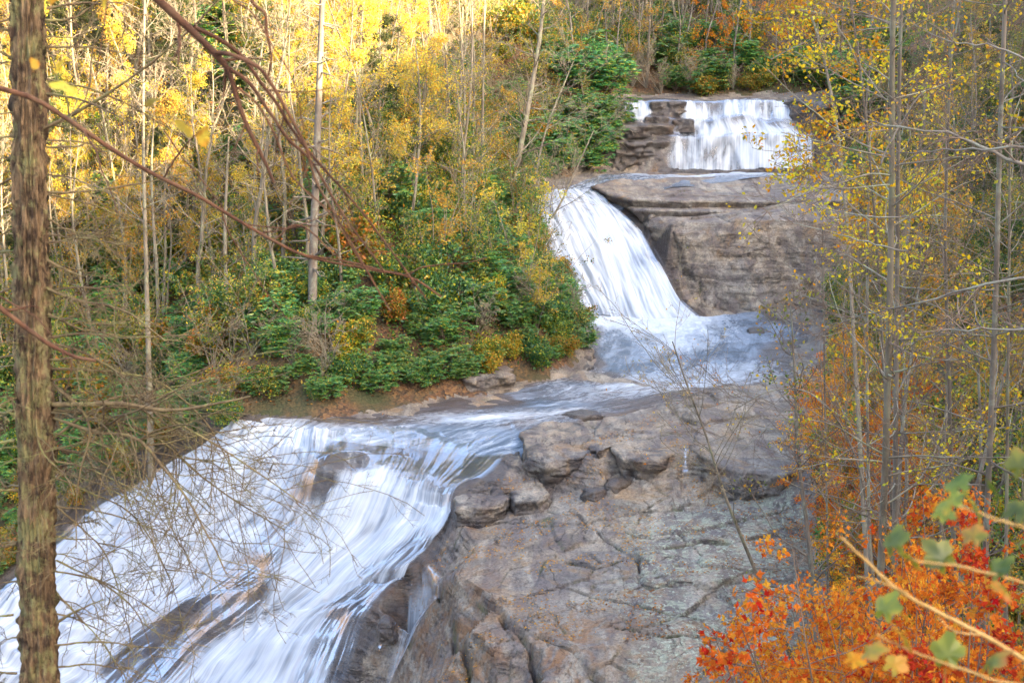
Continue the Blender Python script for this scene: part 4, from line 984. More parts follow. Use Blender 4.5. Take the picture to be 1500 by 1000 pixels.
scatter('sapling', 120, lambda x, y, z, d, px, py: isleft(x, y) and 3 < d < 40, (.9, 1.5), 1.6)
scatter('bare', 140, lambda x, y, z, d, px, py: isleft(x, y) and d > 5 and (d > 9 or px < 700), (.75, 1.25), 2.0, box=(-60, 40, 66, 170))
scatter('yellow', 60, lambda x, y, z, d, px, py: isleft(x, y) and d > 9 and px < 620, (.6, 1.1), 3, box=(-60, 40, 66, 150))
scatter('hemlock', 16, lambda x, y, z, d, px, py: isleft(x, y) and d > 12, (.7, 1.2), 5, box=(-60, 40, 80, 150))
# far slope above the upper falls
scatter('far', 95, lambda x, y, z, d, px, py: d > 3 and y > 138 and 820 < px < 1330, (.7, 1.2), 2.2, box=(-30, 70, 138, 215))
scatter('maple', 5, lambda x, y, z, d, px, py: d > 1 and y > 128 and 880 < px < 1300, (1., 2.), 3, box=(-30, 70, 128, 180))
scatter('rhodo', 22, lambda x, y, z, d, px, py: d > .6 and y > 112 and 780 < px < 1300, (1.2, 2.4), 2.2, box=(-30, 70, 112, 150))
scatter('mixed', 16, lambda x, y, z, d, px, py: d > .8 and y > 125 and 850 < px < 1300, (1.2, 2.2), 2.2, box=(-30, 70, 125, 165))
# right bank
scatter('yellow', 7, lambda x, y, z, d, px, py: isright(x, y) and d > 2 and px > 1200 and y > 40, (.5, .9), 2.0, box=(0, 60, 40, 110))
scatter('bare_brown', 40, lambda x, y, z, d, px, py: isright(x, y) and d > 1.5 and px > 1165 and y > 34, (.5, .95), 1.8, box=(0, 60, 34, 125))
scatter('sapling', 46, lambda x, y, z, d, px, py: isright(x, y) and d > 1 and px > 1150 and y > 30, (.7, 1.1), 1.6, box=(0, 60, 30, 115))
scatter('hemlock', 12, lambda x, y, z, d, px, py: isright(x, y) and d > 4 and px > 1230 and y > 50, (.5, .9), 4, box=(0, 60, 50, 125))
scatter('maple', 46, lambda x, y, z, d, px, py: isright(x, y) and d > .3 and 1090 < px < 1330 and py > 600, (.7, 1.2), .9, box=(0, 40, 30, 68))
scatter('maple', 26, lambda x, y, z, d, px, py: x > 3 and d > 2 and px > 1190 and py > 820, (.6, .9), .9, box=(0, 40, 12, 34))
scatter('mixed', 50, lambda x, y, z, d, px, py: isright(x, y) and d > 1 and px > 1190, (.7, 1.3), 1.5, box=(0, 60, 22, 110))
scatter('red', 10, lambda x, y, z, d, px, py: x > 4 and d > 2 and px > 1340 and py > 680, (1.0, 1.6), 1.2, box=(0, 40, 11, 30))
for px_, D_, pt_ in [(1490,8,860),(1440,8.5,900),(1380,9,930),(1330,10,945),(1270,11,960),(1420,11,850),(1500,11,800),(1360,12,880),(1300,13,900),(1480,14,790),(1230,13,950)]:
    w_ = at_d(px_, 500, D_); zg_ = float(hgt(w_[0], w_[1])); top_ = at_d(px_, pt_, D_)[2]
    put('near_red' if px_ > 1470 and D_ < 12 else 'near_orange', w_[0], w_[1], max(.35, (top_ - zg_) / 5.0))
for px_ in range(925, 1230, 21):
    w_ = at_d(px_, 200, 139.5 + pyr.uniform(-.5, 2.5)); put(pyr.choice(['mixed', 'rhodo', 'mixed', 'silver', 'silver', 'rhodo']), w_[0], w_[1], pyr.uniform(1.1, 1.8))
bpy.context.view_layer.update()

# labels: a description, the part of the slope, and the count from the left there
ORD = ['leftmost', 'second', 'third', 'fourth', 'fifth', 'sixth', 'seventh', 'eighth', 'ninth', 'tenth', 'eleventh', 'twelfth', 'thirteenth', 'fourteenth', 'fifteenth', 'sixteenth', 'seventeenth', 'eighteenth', 'nineteenth', 'twentieth'] + ['twenty-' + s for s in ('first', 'second', 'third', 'fourth', 'fifth', 'sixth', 'seventh', 'eighth', 'ninth')] + ['thirtieth'] + ['thirty-' + s for s in ('first', 'second', 'third', 'fourth', 'fifth', 'sixth', 'seventh', 'eighth', 'ninth')] + ['fortieth'] + [t + '-' + s for t in ('forty', 'fifty', 'sixty') for s in ('first', 'second', 'third', 'fourth', 'fifth', 'sixth', 'seventh', 'eighth', 'ninth')]
DESC = dict(near_orange=('tall orange leaved maple', 'shrub'), near_red=('crimson leaved shrub', 'shrub'), bare=('pale leafless tree', 'tree'), bare_brown=('brown leafless tree', 'tree'), yellow=('yellow leaved tree', 'tree'), far=('slim leafless tree', 'tree'), sapling=('thin sapling clump', 'sapling'),
            hemlock=('green hemlock', 'tree'), rhodo=('green rhododendron', 'shrub'), mixed=('mottled green shrub', 'shrub'), maple=('orange leaved maple', 'shrub'), red=('red leaved shrub', 'shrub'), silver=('silvery leafless shrub', 'shrub'))
def zone(x, y, z, px):
    d = float(bank_dist(np.array([x]), np.array([y]))[0][0])
    if x > axis_x(y) and y < 140:
        return 'on the right bank ' + ('opposite the upper falls' if y > 100 else 'beside the middle falls pool' if y > 70 else 'beside the lower slabs' if y > 42 else 'nearest the camera')
    if y > 138 and px > 820: return ('low' if d < 14 else 'midway' if d < 34 else 'high') + ' on far slope ' + ('left of' if px < 930 else 'above left half of' if px < 1040 else 'above right half of' if px < 1180 else 'right of') + ' upper falls'
    h = 'at the waterline' if d < 3 else 'low on the bank' if d < 8 else 'halfway up the slope' if d < 20 else 'high on the slope'
    w = 'behind the big near trunk' if px < 250 else 'left of the lone grey trunk' if px < 457 else 'right of the lone grey trunk' if px < 620 else 'left of the middle falls' if px < 800 else 'left of the upper falls'
    return h + ' ' + w
bins = {}
for o, kind, x, y, z in PLACED:
    px = float(project(np.array([x, y, z]))[0]); bins.setdefault((kind, zone(x, y, z, px)), []).append((px, o))
for (kind, zn), lst in bins.items():
    lst.sort(key=lambda t: t[0])
    for k, (px, o) in enumerate(lst):
        w = DESC[kind]
        o['label'] = (w[0] + ' ' + zn) if len(lst) == 1 else (ORD[k] + ' ' + w[0] + (' from left ' if k else ' ') + zn)
        o['category'] = w[1]; o['group'] = w[0] + 's ' + zn.split(',')[0] if len(lst) > 1 else w[0] + 's of the gorge'

# ------------------------------------------------------------------ trees whose lines can be followed in the view
def line_px(pts_, K, D=None):
    A = np.array([at_d(p[0], p[1], p[2] if len(p) > 2 else D) for p in pts_]); return cr(A, K)
def fix(lev, o3): return (lev[0] - o3, lev[1], lev[2])
def traced_tree(name, label, cat, pts_, r0, r1, mats, group=None, base=None, n=(26, 6, 4), L=(.22, .45, .5), ang=(1.1, .8, .7), t0=.1, up=.05, leaf=None, seed=1, to_ground=True, rm=(.012, .008, .005)):
    r = np.random.default_rng(seed); ln = line_px(pts_, 26)
    if to_ground:
        b = ln[-1]; d_ = nrm(b - ln[-4]); g = b.copy()
        for _ in range(200):
            if g[2] < float(hgt(g[0], g[1])) - .1: break
            g = g + d_ * .25
        ln = np.concatenate([ln, g[None]])
    ln = ln[::-1]; base = ln[0].copy(); K = len(ln)
    s = np.concatenate([[0], np.cumsum(np.linalg.norm(np.diff(ln, axis=0), axis=1))])
    R = (r0 + (r1 - r0) * (s / s[-1])); R[0] *= 1.3
    t = (ln[None] - base, R[None], np.array([s[-1]]))
    a = grow(r, t, n[0], t0, .98, ang[0], L[0], .36, 12, .075, up * .5, rm[0], lt=.3, tip=.2); b = grow(r, a, n[1], .15, 1, ang[1], L[1], .5, 5, .2, up * .5, rm[1]); c = grow(r, b, n[2], .1, 1, ang[2], L[2], .6, 4, .25, 0, rm[2])
    o = thing(name, label, cat, group, base)
    link('trunk', wood_mesh('trunk', [t], M[mats[0]], (10,)), o)
    tag(link('limbs', wood_mesh('limbs', [a], M[mats[0]], (5,)), o), kind='stuff')
    tag(link('twigs', wood_mesh('twigs', [b, c], M[mats[1]], (3, 3)), o), kind='stuff')
    if leaf: link('foliage', leaf_mesh('foliage', [leaves(r, c if leaf[4:] == () else c, leaf[0], leaf[1], .62, leaf[1] * .7, down=.3)], M[leaf[2]]), o)
    return o
g1 = 'tall trees whose trunks stand in front of the slope'
traced_tree('snag_tree', 'lone straight grey trunk standing in the bank bushes', 'tree', [(474,-60,74),(470,60,73.5),(465,200,73),(460,340,72.5),(458,420,72),(457,515,71.3)], .26, .12, ('bark_grey', 'twig_pale'), g1, n=(46, 4, 3), L=(.10, .4, .5), ang=(1.5, .7, .7), t0=.3, up=-.02, seed=5)
traced_tree('leaning_tree', 'long dark trunk leaning right beside the middle falls', 'tree', [(803,-60,104),(790,60,103),(775,150,102),(760,230,101),(742,330,100),(725,390,99)], .26, .10, ('bark_pale', 'twig_pale'), g1, n=(30, 5, 4), L=(.16, .45, .5), seed=6, t0=.3)
for k, (pp, lab) in enumerate([([(711,-30,98),(708,100,97),(706,220,96),(700,330,95),(690,400,94)], 'pale lichened trunk, first left of the leaning trunk'),
        ([(678,10,100),(675,120,99),(672,230,98),(671,255,97.5)], 'pale lichened trunk, second left of the leaning trunk'),
        ([(654,60,104),(655,150,103),(652,235,102)], 'brown trunk standing left of the pale lichened pair'),
        ([(556,-20,100),(553,60,99),(551,115,98)], 'tall trunk catching gold light near the top'),
        ([(640,150,92),(560,215,90),(540,290,89),(535,365,88)], 'forked pale tree bending over bushes right of lone trunk'),
        ([(212,-20,72),(210,200,71),(215,420,70)], 'straight thin trunk behind the near hemlock twigs'),
        ([(335,200,78),(330,330,77),(332,440,76)], 'thin pale trunk standing among hanging yellow leaves'),
        ([(385,60,84),(372,180,83),(378,330,82)], 'slim pale trunk between the near limb and lone trunk')]):
    traced_tree('bare_tree', lab, 'tree', pp, .15, .05, ('bark_pale', 'twig_pale'), g1, n=(22, 6, 4), L=(.2, .45, .5), seed=40 + k, t0=.2)
for k, (pp, lab) in enumerate([([(870,190,104),(850,235,103),(820,300,102),(790,350,101),(770,400,99)], 'pale many branched tree spreading over the middle falls'),
        ([(840,90,108),(800,190,106),(780,280,104),(765,340,102)], 'tall silvery tree rising left of middle falls crest'),
        ([(800,380,90),(770,400,89.5),(740,440,89),(725,480,88)], 'low silvery tree reaching toward the foot of falls'),
        ([(700,300,88),(705,380,87.5),(690,440,87),(680,490,86)], 'grey crooked tree among the bushes left of falls')]):
    traced_tree('silvery_tree', lab, 'tree', pp, .12, .03, ('bark_pale', 'twig_pale'), 'silvery trees around the middle falls', n=(24, 7, 6), L=(.42, .5, .5), ang=(.8, .7, .7), seed=60 + k, t0=.1, rm=(.014, .011, .009))
# right bank trees close to the camera side
g2 = 'tall pale trunks on the right bank'
for k, (pp, r0, lab, lf) in enumerate([
    ([(1310,-80,25),(1307,100,25.3),(1306,300,25.7),(1302,500,26),(1296,700,26.5),(1288,880,27)], .115, 'left trunk of the tall pale pair on right bank', (1300, .085, 'gold')),
    ([(1322,-60,26.5),(1316,200,27),(1314,450,27.4),(1312,650,27.7),(1310,880,28)], .085, 'right trunk of the tall pale pair on right bank', None),
    ([(1475,-60,24),(1465,200,24.5),(1458,450,25),(1450,650,25.4),(1444,800,26)], .095, 'straight pale trunk near the right edge', (1300, .085, 'gold')),
    ([(1480,150,27),(1478,400,27.5),(1475,700,28)], .06, 'thin trunk just right of the straight edge trunk', None),
    ([(1272,300,31),(1270,520,31.5),(1272,700,32),(1275,850,32.5)], .07, 'thin trunk just left of the tall pale pair', None),
    ([(1205,330,36),(1208,560,36.5),(1212,800,37),(1213,930,37.5)], .05, 'thin upright stem amid the orange maple leaves', None),
    ([(1165,-40,44),(1200,60,43),(1225,180,42),(1240,320,41),(1250,480,40)], .10, 'golden leaved tree overhanging the right of upper falls', (3600, .14, 'gold')),
    ([(1400,-40,33),(1390,150,33.5),(1385,350,34),(1390,560,35)], .08, 'grey trunk midway between pale pair and edge trunk', (1200, .09, 'gold')),
    ([(1240,-40,30),(1262,120,30.5),(1280,300,31),(1290,460,31.5)], .06, 'slim golden leaved tree leaning left of the pale pair', (2400, .10, 'gold')),
    ]):
    traced_tree('tall_tree', lab, 'tree', pp, r0 * .82, r0 * .35, ('bark_grey' if k % 3 else 'bark_pale', 'twig_brown'), g2, n=(34, 6, 4) if k < 6 else (30, 7, 5), L=(.17 if k < 6 else .105, .5, .5), ang=(1.25, .8, .7), seed=80 + k, t0=.12, up=.03, leaf=lf, rm=(.010, .006, .004))
traced_tree('sapling', 'slender leaning sapling rising from the pale slab edge', 'sapling', [(985,500,43.5),(1005,560,43.8),(1035,640,44),(1060,720,44.2),(1100,820,44.5),(1152,945,45)], .085, .02, ('bark_pale', 'twig_pale'), None, n=(22, 6, 4), L=(.30, .45, .5), ang=(.8, .7, .7), seed=99, t0=.3, up=.05, leaf=(160, .09, 'yellow'), rm=(.012, .008, .007))
traced_tree('arching_shrub', 'bare shrub arching left over the pale slabs', 'shrub', [(1075,600,33),(1130,572,33),(1185,575,33.2),(1230,620,33.4),(1262,700,33.7),(1275,800,34)], .06, .012, ('bark_grey', 'twig_brown'), None, n=(18, 5, 4), L=(.28, .5, .5), ang=(.9, .7, .7), seed=98, t0=.2, up=.02, leaf=(120, .07, 'orange'), rm=(.008, .006, .004))

# long bare limbs reaching in from the right edge
LIMB = [([(1540,255,15),(1460,225,15.2),(1400,200,15.4),(1330,186,15.6),(1262,178,15.8)], .028, 'arched dark limb crossing high on the right'),
        ([(1540,215,13),(1440,218,13.4),(1380,220,13.8),(1310,224,14.2)], .016, 'thin pale limb just under the arched dark limb'),
        ([(1540,405,14),(1450,415,14.2),(1360,440,14.5),(1280,460,15),(1215,475,15.4)], .020, 'long limb reaching left across the trunk pair'),
        ([(1540,480,12),(1450,482,12.2),(1370,490,12.5),(1310,520,13)], .015, 'sagging limb low between trunk pair and edge'),
        ([(1540,100,14),(1460,70,14.3),(1390,60,14.6),(1330,30,15)], .014, 'thin limb in the golden leaves near top right'),
        ([(1330,370,22),(1270,355,22.3),(1200,335,22.6),(1130,322,23)], .018, 'slender limb pointing left over the rock face'),
        ([(1330,318,24),(1260,316,24.3),(1180,300,24.6),(1110,287,25)], .016, 'upper slender limb over the top rock ledge'),
        ([(1290,240,20),(1320,180,20.3),(1370,130,20.6),(1440,190,21)], .016, 'crooked limb behind the arched dark limb')]
g3 = 'bare limbs reaching in from the right'
for k, (pp, r0, lab) in enumerate(LIMB):
    r = np.random.default_rng(200 + k); ln = line_px(pp, 16); ln += r.normal(size=ln.shape) * .009; b0 = ln[0].copy()
    t = ((ln - b0)[None], (r0 * .8 * np.linspace(1, .3, 16))[None], np.array([np.linalg.norm(ln[-1] - ln[0])]))
    a = grow(r, t, 12, .1, 1, .8, .3, .5, 10, .08, .015, .006, tip=.2); b = grow(r, a, 5, .2, 1, .7, .5, .6, 4, .22, 0, .0035)
    o = thing('bare_limb', lab, 'branch', g3, b0)
    link('limb', wood_mesh('limb', [t], M['bark_grey'], (8,)), o); tag(link('twigs', wood_mesh('twigs', [a, b], M['twig_brown'], (4, 3)), o), kind='stuff')
    if k in (0, 4, 7): link('foliage', leaf_mesh('foliage', [leaves(r, b, 60, .05, .6, .04, down=.4)], M['yellow']), o)

# ------------------------------------------------------------------ the near hemlock trunk and what hangs from it
r = np.random.default_rng(5)
TD = 7.2
tl = line_px([(38,-120,TD),(40,0,TD),(43,200,TD),(47,400,TD),(50,600,TD),(54,800,TD),(58,1000,TD),(62,1200,TD)], 8)
g = tl[-1].copy(); zg = float(hgt(g[0], g[1])); base = np.array([g[0] + .05, g[1], zg - .2])
axisp = np.concatenate([tl, [(tl[-1] * 2 + base) / 3, base]])[::-1]; axisp = cr(axisp, 420)
s = np.concatenate([[0], np.cumsum(np.linalg.norm(np.diff(axisp, axis=0), axis=1))])
NS = 110; th = np.arange(NS) * 2 * math.pi / NS
zrel = (axisp[:, 2] - tl[0, 2]); rad = .070 + (.092 - .070) * np.clip(-zrel / 4.0, 0, 2.2)
TH, SS = np.meshgrid(th, s); cxn, syn = np.cos(TH), np.sin(TH)
fur = fbm(cxn * 5.2 + 3, syn * 5.2, SS * 3.2, o=3); fur2 = fbm(cxn * 11, syn * 11 + 7, SS * 11, o=3); fl_ = fbm(cxn * 2, syn * 2, SS * 1.1, o=2)
rr = rad[:, None] * (1 + .06 * fl_) + .018 * (.6 - np.minimum(np.abs(fur) * 3.2, 1.4)) + .015 * fur2 * (1 + fl_)
V = axisp[:, None] + np.stack([rr * cxn, rr * syn, 0 * rr], -1)
ii = np.arange(420 * NS).reshape(420, NS); jn = np.roll(ii, -1, 1)
F = np.stack([ii[:-1], jn[:-1], jn[1:], ii[1:]], -1).reshape(-1, 4)
hem = thing('hemlock_tree', 'thick furrowed hemlock trunk with dead drooping branches at left edge', 'tree', None, base)
link('trunk', mesh('trunk', V.reshape(-1, 3) - base, F, M['bark_fore']), hem)
HB = [ # branches of the near hemlock (px, py), depth at the tip relative to the trunk, radius
 ([(75,592),(120,592),(180,590),(245,598),(310,590),(372,576)], -.3, .0145, 3), ([(78,612),(140,632),(200,642),(245,690),(280,735),(310,790),(335,840)], -.5, .010, 60),
 ([(78,600),(150,610),(230,640),(300,700),(360,740),(420,775)], .3, .009, 60), ([(78,655),(130,665),(180,690),(215,702)], .2, .009, 14),
 ([(82,785),(110,786),(138,785)], 0, .006, 3), ([(84,911),(110,895),(148,878)], -.1, .008, 3), ([(80,640),(140,600),(220,600),(300,640),(380,690),(450,742)], -.2, .008, 55),
 ([(25,718),(10,716),(-20,712)], -.1, .010, 2), ([(25,795),(0,803),(-30,806)], 0, .012, 3), ([(20,602),(0,606),(-40,608)], .1, .011, 3), ([(20,900),(0,905),(-30,905)], 0, .008, 3), ([(22,645),(0,648),(-30,650)], 0, .010, 3), ([(25,985),(0,986),(-30,990)], 0, .008, 2),
 ([(66,30),(110,25),(150,0),(175,-20)], .2, .007, 6), ([(60,190),(120,158),(200,106),(265,55),(315,0),(330,-30)], -.2, .009, 14),
 ([(68,215),(110,214),(135,210)], 0, .006, 5), ([(60,282),(150,278),(240,264),(320,246)], .3, .006, 22), ([(70,320),(120,345),(200,330)], .2, .006, 22), ([(70,355),(130,352),(180,365)], -.2, .006, 22), ([(68,380),(100,395),(118,402)], 0, .009, 14),
 ([(65,420),(110,440),(180,455),(240,500)], -.2, .008, 34), ([(70,460),(120,480),(200,490),(300,485)], .2, .007, 34), ([(70,500),(130,520),(190,560),(230,640)], 0, .008, 40), ([(76,540),(150,545),(230,560),(300,620),(340,690)], .2, .008, 50),
 ([(18,85),(0,75),(-30,60)], 0, .010, 2), ([(20,45),(0,42),(-30,40)], 0, .008, 3), ([(20,200),(0,202),(-20,205)], 0, .007, 3), ([(22,260),(0,275),(-20,290)], .1, .007, 4), ([(25,330),(0,345),(-25,350)], .1, .007, 6), ([(25,420),(0,430),(-25,440)], .1, .007, 8), ([(25,520),(0,525),(-25,528)], .1, .007, 8),
 ([(80,700),(130,720),(200,760),(250,850),(270,930)], .2, .006, 34), ([(82,820),(140,850),(200,900),(230,980)], -.1, .006, 28), ([(82,740),(150,800),(180,870),(200,960)], .1, .005, 26), ([(84,870),(150,940),(190,1000)], .1, .005, 20),
 ([(76,560),(130,620),(110,700),(105,800)], -.25, .008, 22), ([(50,560),(60,650),(95,690),(110,720)], -.35, .006, 10)]
hr = random.Random(21)
for k in range(46):
    y0_ = -40 + k * 23 + hr.uniform(-8, 8); sd_ = 1 if k % 3 else -1; x0_ = (76 if sd_ > 0 else 24) + y0_ * .006; ln_ = hr.uniform(40, 190) if sd_ > 0 else hr.uniform(25, 60); dr_ = hr.uniform(-.15, .45)
    HB.append(([(x0_ - sd_ * 8, y0_), (x0_ + sd_ * ln_ * .35, y0_ + ln_ * (dr_ - .12) * .35), (x0_ + sd_ * ln_ * .7, y0_ + ln_ * dr_ * .65), (x0_ + sd_ * ln_, y0_ + ln_ * dr_ * 1.1)], hr.uniform(-.45, .45), hr.uniform(.0035, .0075), hr.choice([4, 10, 16, 22])))
for k, (pp, dd, r0, nt_) in enumerate(HB):
    n_ = len(pp); ln = line_px([(a, b, TD + dd * i / (n_ - 1)) for i, (a, b) in enumerate(pp)], 18)
    ln[1:] += np.cumsum(r.normal(size=(17, 3)) * .0022, axis=0); Lb = np.linalg.norm(np.diff(ln, axis=0), axis=1).sum()
    t = (ln[None] - base, (r0 * np.linspace(1, .35, 18) * (1 + .12 * r.normal(size=18)))[None], np.array([Lb]))
    br = link('branch', wood_mesh('branch', [t], M['twig_fore'], (8,)), hem)
    a = grow(r, t, max(2, int(nt_ * .55)), .12, 1, .9, .6, .55, 8, .16, -.05, .0024, lt=.3); b = grow(r, a, 4, .15, 1, .8, .4, .7, 5, .22, -.04, .0015)
    lv = [a, b] + ([grow(r, b, 4, .1, 1, .8, .4, .8, 4, .25, -.02, .0011)] if nt_ > 12 else [])
    tg = tag(link('twigs', wood_mesh('twigs', lv, M['twig_fore'], (4, 3, 3)), br), kind='stuff')

# red brown limb sweeping down from the top
def limb_thing(name, label, lines, matk, group=None, tw=10, up=-.02):
    b0 = at_d(*lines[0][0][0][:2], lines[0][0][0][2]); o = thing(name, label, 'branch', group, b0)
    for k, (pp, r0, r1, nt_) in enumerate(lines):
        ln = line_px(pp, 30); ln[1:] += np.cumsum(r.normal(size=(29, 3)) * .0007, axis=0)
        Lb = np.linalg.norm(np.diff(ln, axis=0), axis=1).sum(); nod = 1 + .10 * np.abs(r.normal(size=30))
        t = (ln[None] - b0, (np.linspace(r0, r1, 30) * nod * 1.25)[None], np.array([Lb]))
        br = link('branch', wood_mesh('branch', [t], M[matk], (9,)), o)
        if nt_:
            a = grow(r, t, nt_, .2, 1, .7, .28, .5, 8, .12, up, .0010); b = grow(r, a, 3, .2, 1, .6, .45, .7, 5, .15, up, .0007)
            tag(link('twigs', wood_mesh('twigs', [a, b], M[matk], (4, 3)), br), kind='stuff')
    return o
limb_thing('overhanging_limb', 'thick red brown limb sweeping down from the top edge', [
 ([(215,-20,4.2),(232,0,4.2),(262,28,4.2),(290,55,4.2),(312,76,4.2),(333,103,4.2),(346,140,4.2),(362,185,4.2),(385,232,4.2),(402,268,4.2)], .0105, .0035, 5),
 ([(284,40,4.2),(320,58,4.25),(352,82,4.3),(378,118,4.3),(405,155,4.3),(432,200,4.3),(470,245,4.3),(520,300,4.3),(570,365,4.3),(625,440,4.3)], .0055, .002, 5),
 ([(312,76,4.2),(345,82,4.15),(380,100,4.1),(400,125,4.1),(425,170,4.1),(448,215,4.1),(465,270,4.1),(500,330,4.1),(540,400,4.1),(572,455,4.1)], .005, .0018, 5),
 ([(336,100,4.2),(365,120,4.2),(395,160,4.2),(425,205,4.2),(455,235,4.2),(500,310,4.2),(560,395,4.2)], .005, .002, 4),
 ([(348,128,4.2),(375,150,4.2),(400,195,4.2),(430,262,4.2),(480,310,4.2),(530,390,4.2)], .003, .0014, 3),
 ([(340,0,4.2),(370,20,4.2),(400,68,4.2),(430,120,4.2),(446,190,4.2)], .002, .0012, 2)], 'limb_red', 'near limbs in front of the left slope')
limb_thing('overhanging_limb', 'long thin limb slanting from the left edge to centre', [
 ([(-20,124,5),(50,145,5),(100,175,5),(150,208,5),(200,240,5),(240,262,5),(290,286,5),(340,315,5),(400,350,5),(450,374,5),(530,390,5),(600,404,5),(645,433,5)], .0075, .0025, 4),
 ([(240,260,5),(255,235,4.95),(275,210,4.9),(298,190,4.9)], .0028, .0016, 0),
 ([(325,312,5),(335,340,5),(355,375,5),(390,430,5),(420,470,5)], .0022, .001, 3),
 ([(240,190,5),(262,225,5),(300,270,5),(330,315,5)], .0022, .0016, 0),
 ([(450,374,5),(520,384,5),(590,400,5),(625,388,5),(690,382,5),(715,376,5)], .003, .0012, 2),
 ([(400,352,5),(440,330,5),(500,380,5),(560,400,5),(585,398,5)], .0025, .001, 2)], 'limb_red', 'near limbs in front of the left slope')
limb_thing('overhanging_limb', 'short brown limb low at left edge ending over bushes', [
 ([(-20,440,4.6),(0,452,4.6),(40,483,4.6),(75,508,4.6),(110,525,4.6),(142,532,4.6)], .0075, .004, 2),
 ([(102,526,4.6),(106,545,4.6),(95,578,4.6)], .002, .001, 0),
 ([(-20,425,4.6),(20,445,4.6),(60,470,4.6),(95,520,4.6)], .003, .001, 0)], 'limb_red', 'near limbs in front of the left slope')
limb_thing('overhanging_limb', 'short knobbly limb hanging straight down at top', [
 ([(362,-20,4.4),(372,5,4.4),(390,22,4.4),(393,50,4.4),(400,85,4.4),(395,112,4.4)], .0045, .0022, 2)], 'limb_red', 'near limbs in front of the left slope')
limb_thing('overhanging_limb', 'thin dark drooping twig beside the near trunk top', [
 ([(160,-20,4.4),(155,20,4.4),(148,70,4.4),(140,120,4.4)], .002, .001, 2)], 'limb_red', 'near limbs in front of the left slope')

# ------------------------------------------------------------------ big out of focus leaves
def big_leaf(parent, origin, px, py, D, size, rot, mat, tint, lobes=0):
    n = 40; th_ = np.linspace(-math.pi, math.pi, n, endpoint=False)      # five pointed lobes round the stalk end
    ra = .34 + .16 * np.abs(np.cos(th_ * 2.5)) ** 1.5 + .10 * np.cos(th_) + .03 * np.cos(th_ * 15 + px); ra = ra * (1 - .55 * np.exp(-((np.abs(th_) - math.pi) / .35) ** 2))
    ra = ra if lobes else (.30 + .16 * np.cos(th_) ** 2 + .08 * np.cos(th_))
    V = [[0, .42, 0]]; 
    for f_ in (.5, 1.0):
        xx_ = np.sin(th_) * ra * f_; yy_ = .42 + np.cos(th_) * ra * f_ * 1.15
        V += list(np.stack([xx_, yy_, -.22 * f_ * f_ * ra - .14 * yy_ ** 2 + .10 * np.abs(xx_) + .03 * np.sin(th_ * 5 + py)], -1))
    V = np.array(V) * size; jn_ = lambda i: (i + 1) % n
    F = [[0, 1 + i, 1 + jn_(i), 1 + jn_(i)][:3] + [0] for i in range(0)] + [[1 + i, 1 + n + i, 1 + n + jn_(i), 1 + jn_(i)] for i in range(n)] + [[0, 1 + i, 1 + jn_(i), 1 + jn_(jn_(i))] for i in range(0, n, 2)]
    nV = len(V)
    sk = np.array([[-.012, -.45, .05], [.012, -.45, .05], [.012, .02, 0], [-.012, .02, 0]]) * size; V = np.concatenate([V, sk]); F.append([nV, nV + 1, nV + 2, nV + 3])
    tv_ = tint + .35 * vnoise(V[:, 0] * 55 + px, V[:, 1] * 55 + py); tv_[:n + 1] -= .18
    p = at_d(px, py, D)
    me = mesh('leaf', V, np.array(F), M[mat], {'tint': np.clip(tv_, 0, 1)})
    return link('leaf', me, parent, Vector(p) - Vector(origin), rot)
rl = random.Random(4)
o = limb_thing('leafy_sapling', 'golden bare stem rising left through blurred near leaves', [
  ([(1530,985,2.2),(1450,935,2.2),(1380,895,2.2),(1320,862,2.2),(1275,822,2.2),(1235,782,2.2)], .0032, .0016, 0), ([(1330,868,2.2),(1290,850,2.2),(1262,842,2.2)], .0012, .0008, 0), ([(1440,930,2.2),(1400,925,2.2),(1370,905,2.2)], .0012, .0008, 0)], 'stem_gold', 'near leafy stems at bottom right')
o2 = limb_thing('leafy_sapling', 'near stem of blurred olive leaves at lower right corner', [
  ([(1540,800,1.7),(1500,775,1.7),(1455,762,1.7),(1410,752,1.7)], .0018, .001, 0), ([(1540,870,1.9),(1480,850,1.9),(1400,830,1.9),(1330,818,1.9)], .0018, .001, 0), ([(1540,1010,1.9),(1440,990,1.9),(1340,960,1.9),(1280,930,1.9)], .0018, .001, 0)], 'stem_gold', 'near leafy stems at bottom right')
for (a, b, D, sz, mt, tn) in [(1405,722,1.7,0.043,'olive',.3),(1395,748,1.75,0.047,'olive',.5),(1440,770,1.7,0.043,'olive',.35),(1478,760,1.7,0.047,'olive',.2),(1490,800,1.75,0.047,'olive',.6),(1465,735,1.8,0.035,'olive',.15),
    (1310,815,1.9,0.047,'olive',.4),(1350,835,1.9,0.047,'olive',.7),(1395,835,1.9,0.051,'olive',.45),(1445,850,1.9,0.047,'olive',.3),(1480,870,1.9,0.047,'olive',.8),(1290,910,2.0,0.047,'olive',.6),(1335,955,1.9,0.047,'olive',.9),(1385,980,1.9,0.051,'olive',.4),(1440,985,1.9,0.047,'olive',.7),(1260,955,2.0,0.043,'olive',.8),
    (1370,760,1.8,0.035,'olive',.55),(1420,800,1.9,0.039,'olive',.65),(1500,700,1.8,0.039,'olive',.4),(1240,975,2.1,0.039,'orange',.3),(1300,985,2.0,0.039,'olive',.9)]:
    big_leaf(o2, o2.location, a, b, D, sz, (rl.uniform(.3, 1.3), rl.uniform(-.7, .7), rl.uniform(-2.2, 2.2)), mt, tn, 1)
o3 = limb_thing('leafy_twig', 'hair thin twig with blurred yellow leaves near the top left', [([(85,-20,2.6),(110,40,2.6),(115,130,2.6),(200,150,2.6),(300,205,2.6)], .0006, .0004, 0)], 'limb_red', None)
